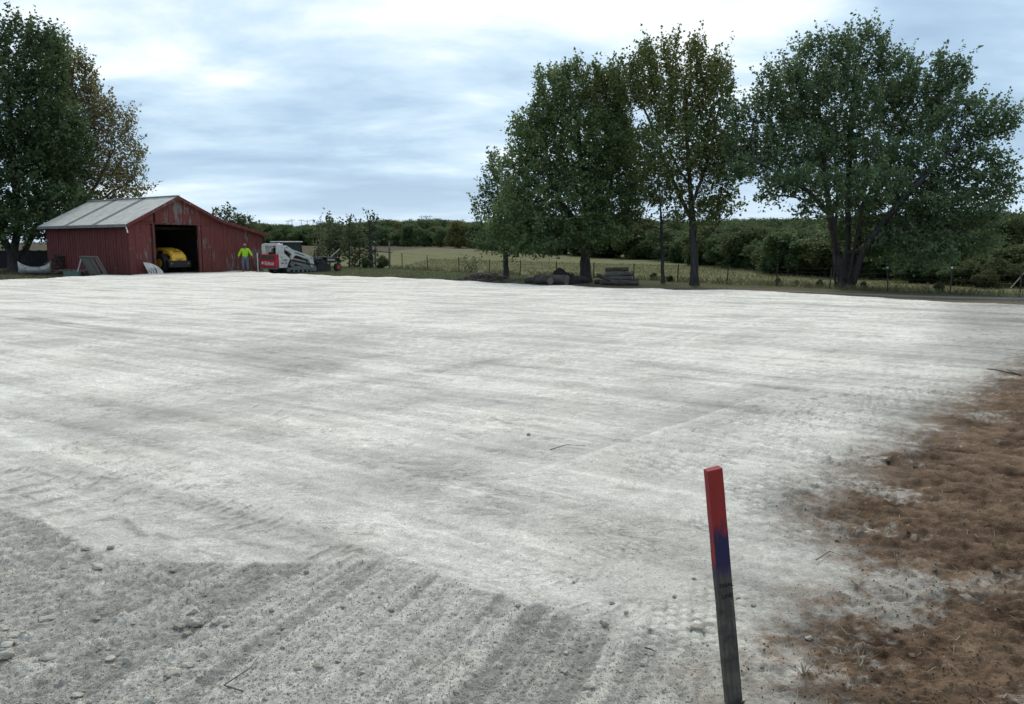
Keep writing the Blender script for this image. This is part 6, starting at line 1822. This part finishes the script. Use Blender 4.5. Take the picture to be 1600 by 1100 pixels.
# ---- straw and dead stems on the soil
rs = np.random.RandomState(77)
n = 700
y = 1 / rs.uniform(1 / 8.0, 1 / 2.0, n); x = rs.uniform(.2, 1, n) * (y * .68 + .8); k = mask_at(SOIL, x, y) > .25; x, y = x[k], y[k]; z = mask_at(H, x, y)
a = rs.rand(len(x)) * 6.28; L = rs.uniform(.015, .075, len(x)); el = np.abs(rs.randn(len(x))) * .25
d = np.stack([np.cos(a) * np.cos(el), np.sin(a) * np.cos(el), np.sin(el)], -1) * L[:, None]; sdv = np.stack([-np.sin(a), np.cos(a), 0 * a], -1) * .0009
b0 = np.stack([x, y, z + .004], -1); mid = b0 + d * .5 + np.array([0, 0, .006]) + rs.randn(len(x), 3) * .006
Vx = np.stack([b0 - sdv, b0 + sdv, mid + sdv, mid - sdv, b0 + d + sdv * .5, b0 + d - sdv * .5], 1).reshape(-1, 3); bi = np.arange(len(x))[:, None] * 6
Qx = np.concatenate([bi + np.array([[0, 1, 2, 3]]), bi + np.array([[3, 2, 4, 5]])])
tt = rs.rand(len(x), 1); col = np.repeat(np.array([[.24, .19, .12]]) * (1 - tt) + np.array([[.48, .40, .28]]) * tt, 6, 0)
me = fast_mesh('straw', Vx, Qx, col); me.materials.append(M_grass)
tag(link(bpy.data.objects.new('straw', me)), 'bits of dry straw scattered over the brown soil', 'straw', kind='stuff')
# ---- twigs one can see
M_twig = simple('twig_bark', (.075, .058, .045), (.13, .10, .08), 20, .9, 60, .3)
def twig(pxs, r, label, lift=.012):
    q = [at_z(px, py) for px, py in pxs]; q = [Vector((p.x, p.y, pad_z(p.x, p.y) + lift + r)) for p in q]
    o = empty('twig', q[0]); MB().tube([p - q[0] for p in q], [r * (1 - .6 * i / (len(q) - 1)) for i in range(len(q))], 6).build('stem', M_twig, o)
    tag(o, label, 'twig', 'twigs on the ground'); return o, q
o, q = twig([(1594,594),(1575,590),(1556,586),(1541,584)], .014, 'forked dark branch lying at the top of the soil bank', .05)
MB().tube([Vector((0, 0, 0)), q[1] - q[0] + Vector((0, -.25, 0)), q[2] - q[0] + Vector((0, -.35, .02)), q[3] - q[0] + Vector((.1, -.25, .03))], [.012, .01, .008, .005], 6).build('fork', M_twig, o)
twig([(1275,880),(1296,865),(1313,873)], .003, 'bent thin twig on the pale dust right of the stake')
twig([(1330,912),(1337,921),(1344,927)], .003, 'short dark twig sticking up at the edge of the soil', .01)
twig([(1008,1014),(1018,1018),(1024,1020)], .004, 'curled dark bark strip left of the stake')
twig([(860,706),(885,698),(915,700)], .004, 'thin dry stalk lying on the middle of the pad')
twig([(380,1088),(350,1075),(392,1048),(405,1030)], .003, 'wiry dark root strand on the loose gravel ridge')
twig([(1142,1098),(1136,1086),(1133,1078)], .0022, 'pale straw leaning against the foot of the stake', .03)
# small dead weed tuft in the soil
def tuft(px, py, n, h, label, seed):
    v = at_z(px, py); z = pad_z(v.x, v.y); o = empty('weed_tuft', (v.x, v.y, z)); rn = random.Random(seed); m = MB()
    for k in range(n):
        a = rn.uniform(0, 6.28); l = h * rn.uniform(.5, 1.1); d = Vector((math.cos(a) * .5, math.sin(a) * .5, rn.uniform(.3, 1))).normalized()
        m.tube([(0, 0, -.005), d * l * .6, d * l + Vector((math.cos(a), math.sin(a), -.3)) * l * .25], [.0016, .0013, .0006], 4)
    m.build('stems', simple('dead_stem', (.22, .16, .10), (.34, .27, .18), 30, .9, 60, .1), o); tag(o, label, 'weed', 'dead weed tufts')
tuft(1255, 1060, 16, .07, 'dead weed tuft at the left foot of the soil', 1); tuft(1340, 922, 9, .06, 'dead weed tuft at the edge of the pale dust', 2); tuft(1345, 1040, 10, .07, 'dead weed tuft among the lower soil clods', 3)
tuft(1400, 880, 10, .07, 'dead weed tuft on the grey dusted soil', 4); tuft(1552, 855, 9, .08, 'dead weed tuft near the right edge of the soil', 5); tuft(1160, 1098, 8, .05, 'short dead stems around the foot of the stake', 6)
tuft(1320, 790, 8, .06, 'dead weed tuft on the soil edge right of the stake top', 7)
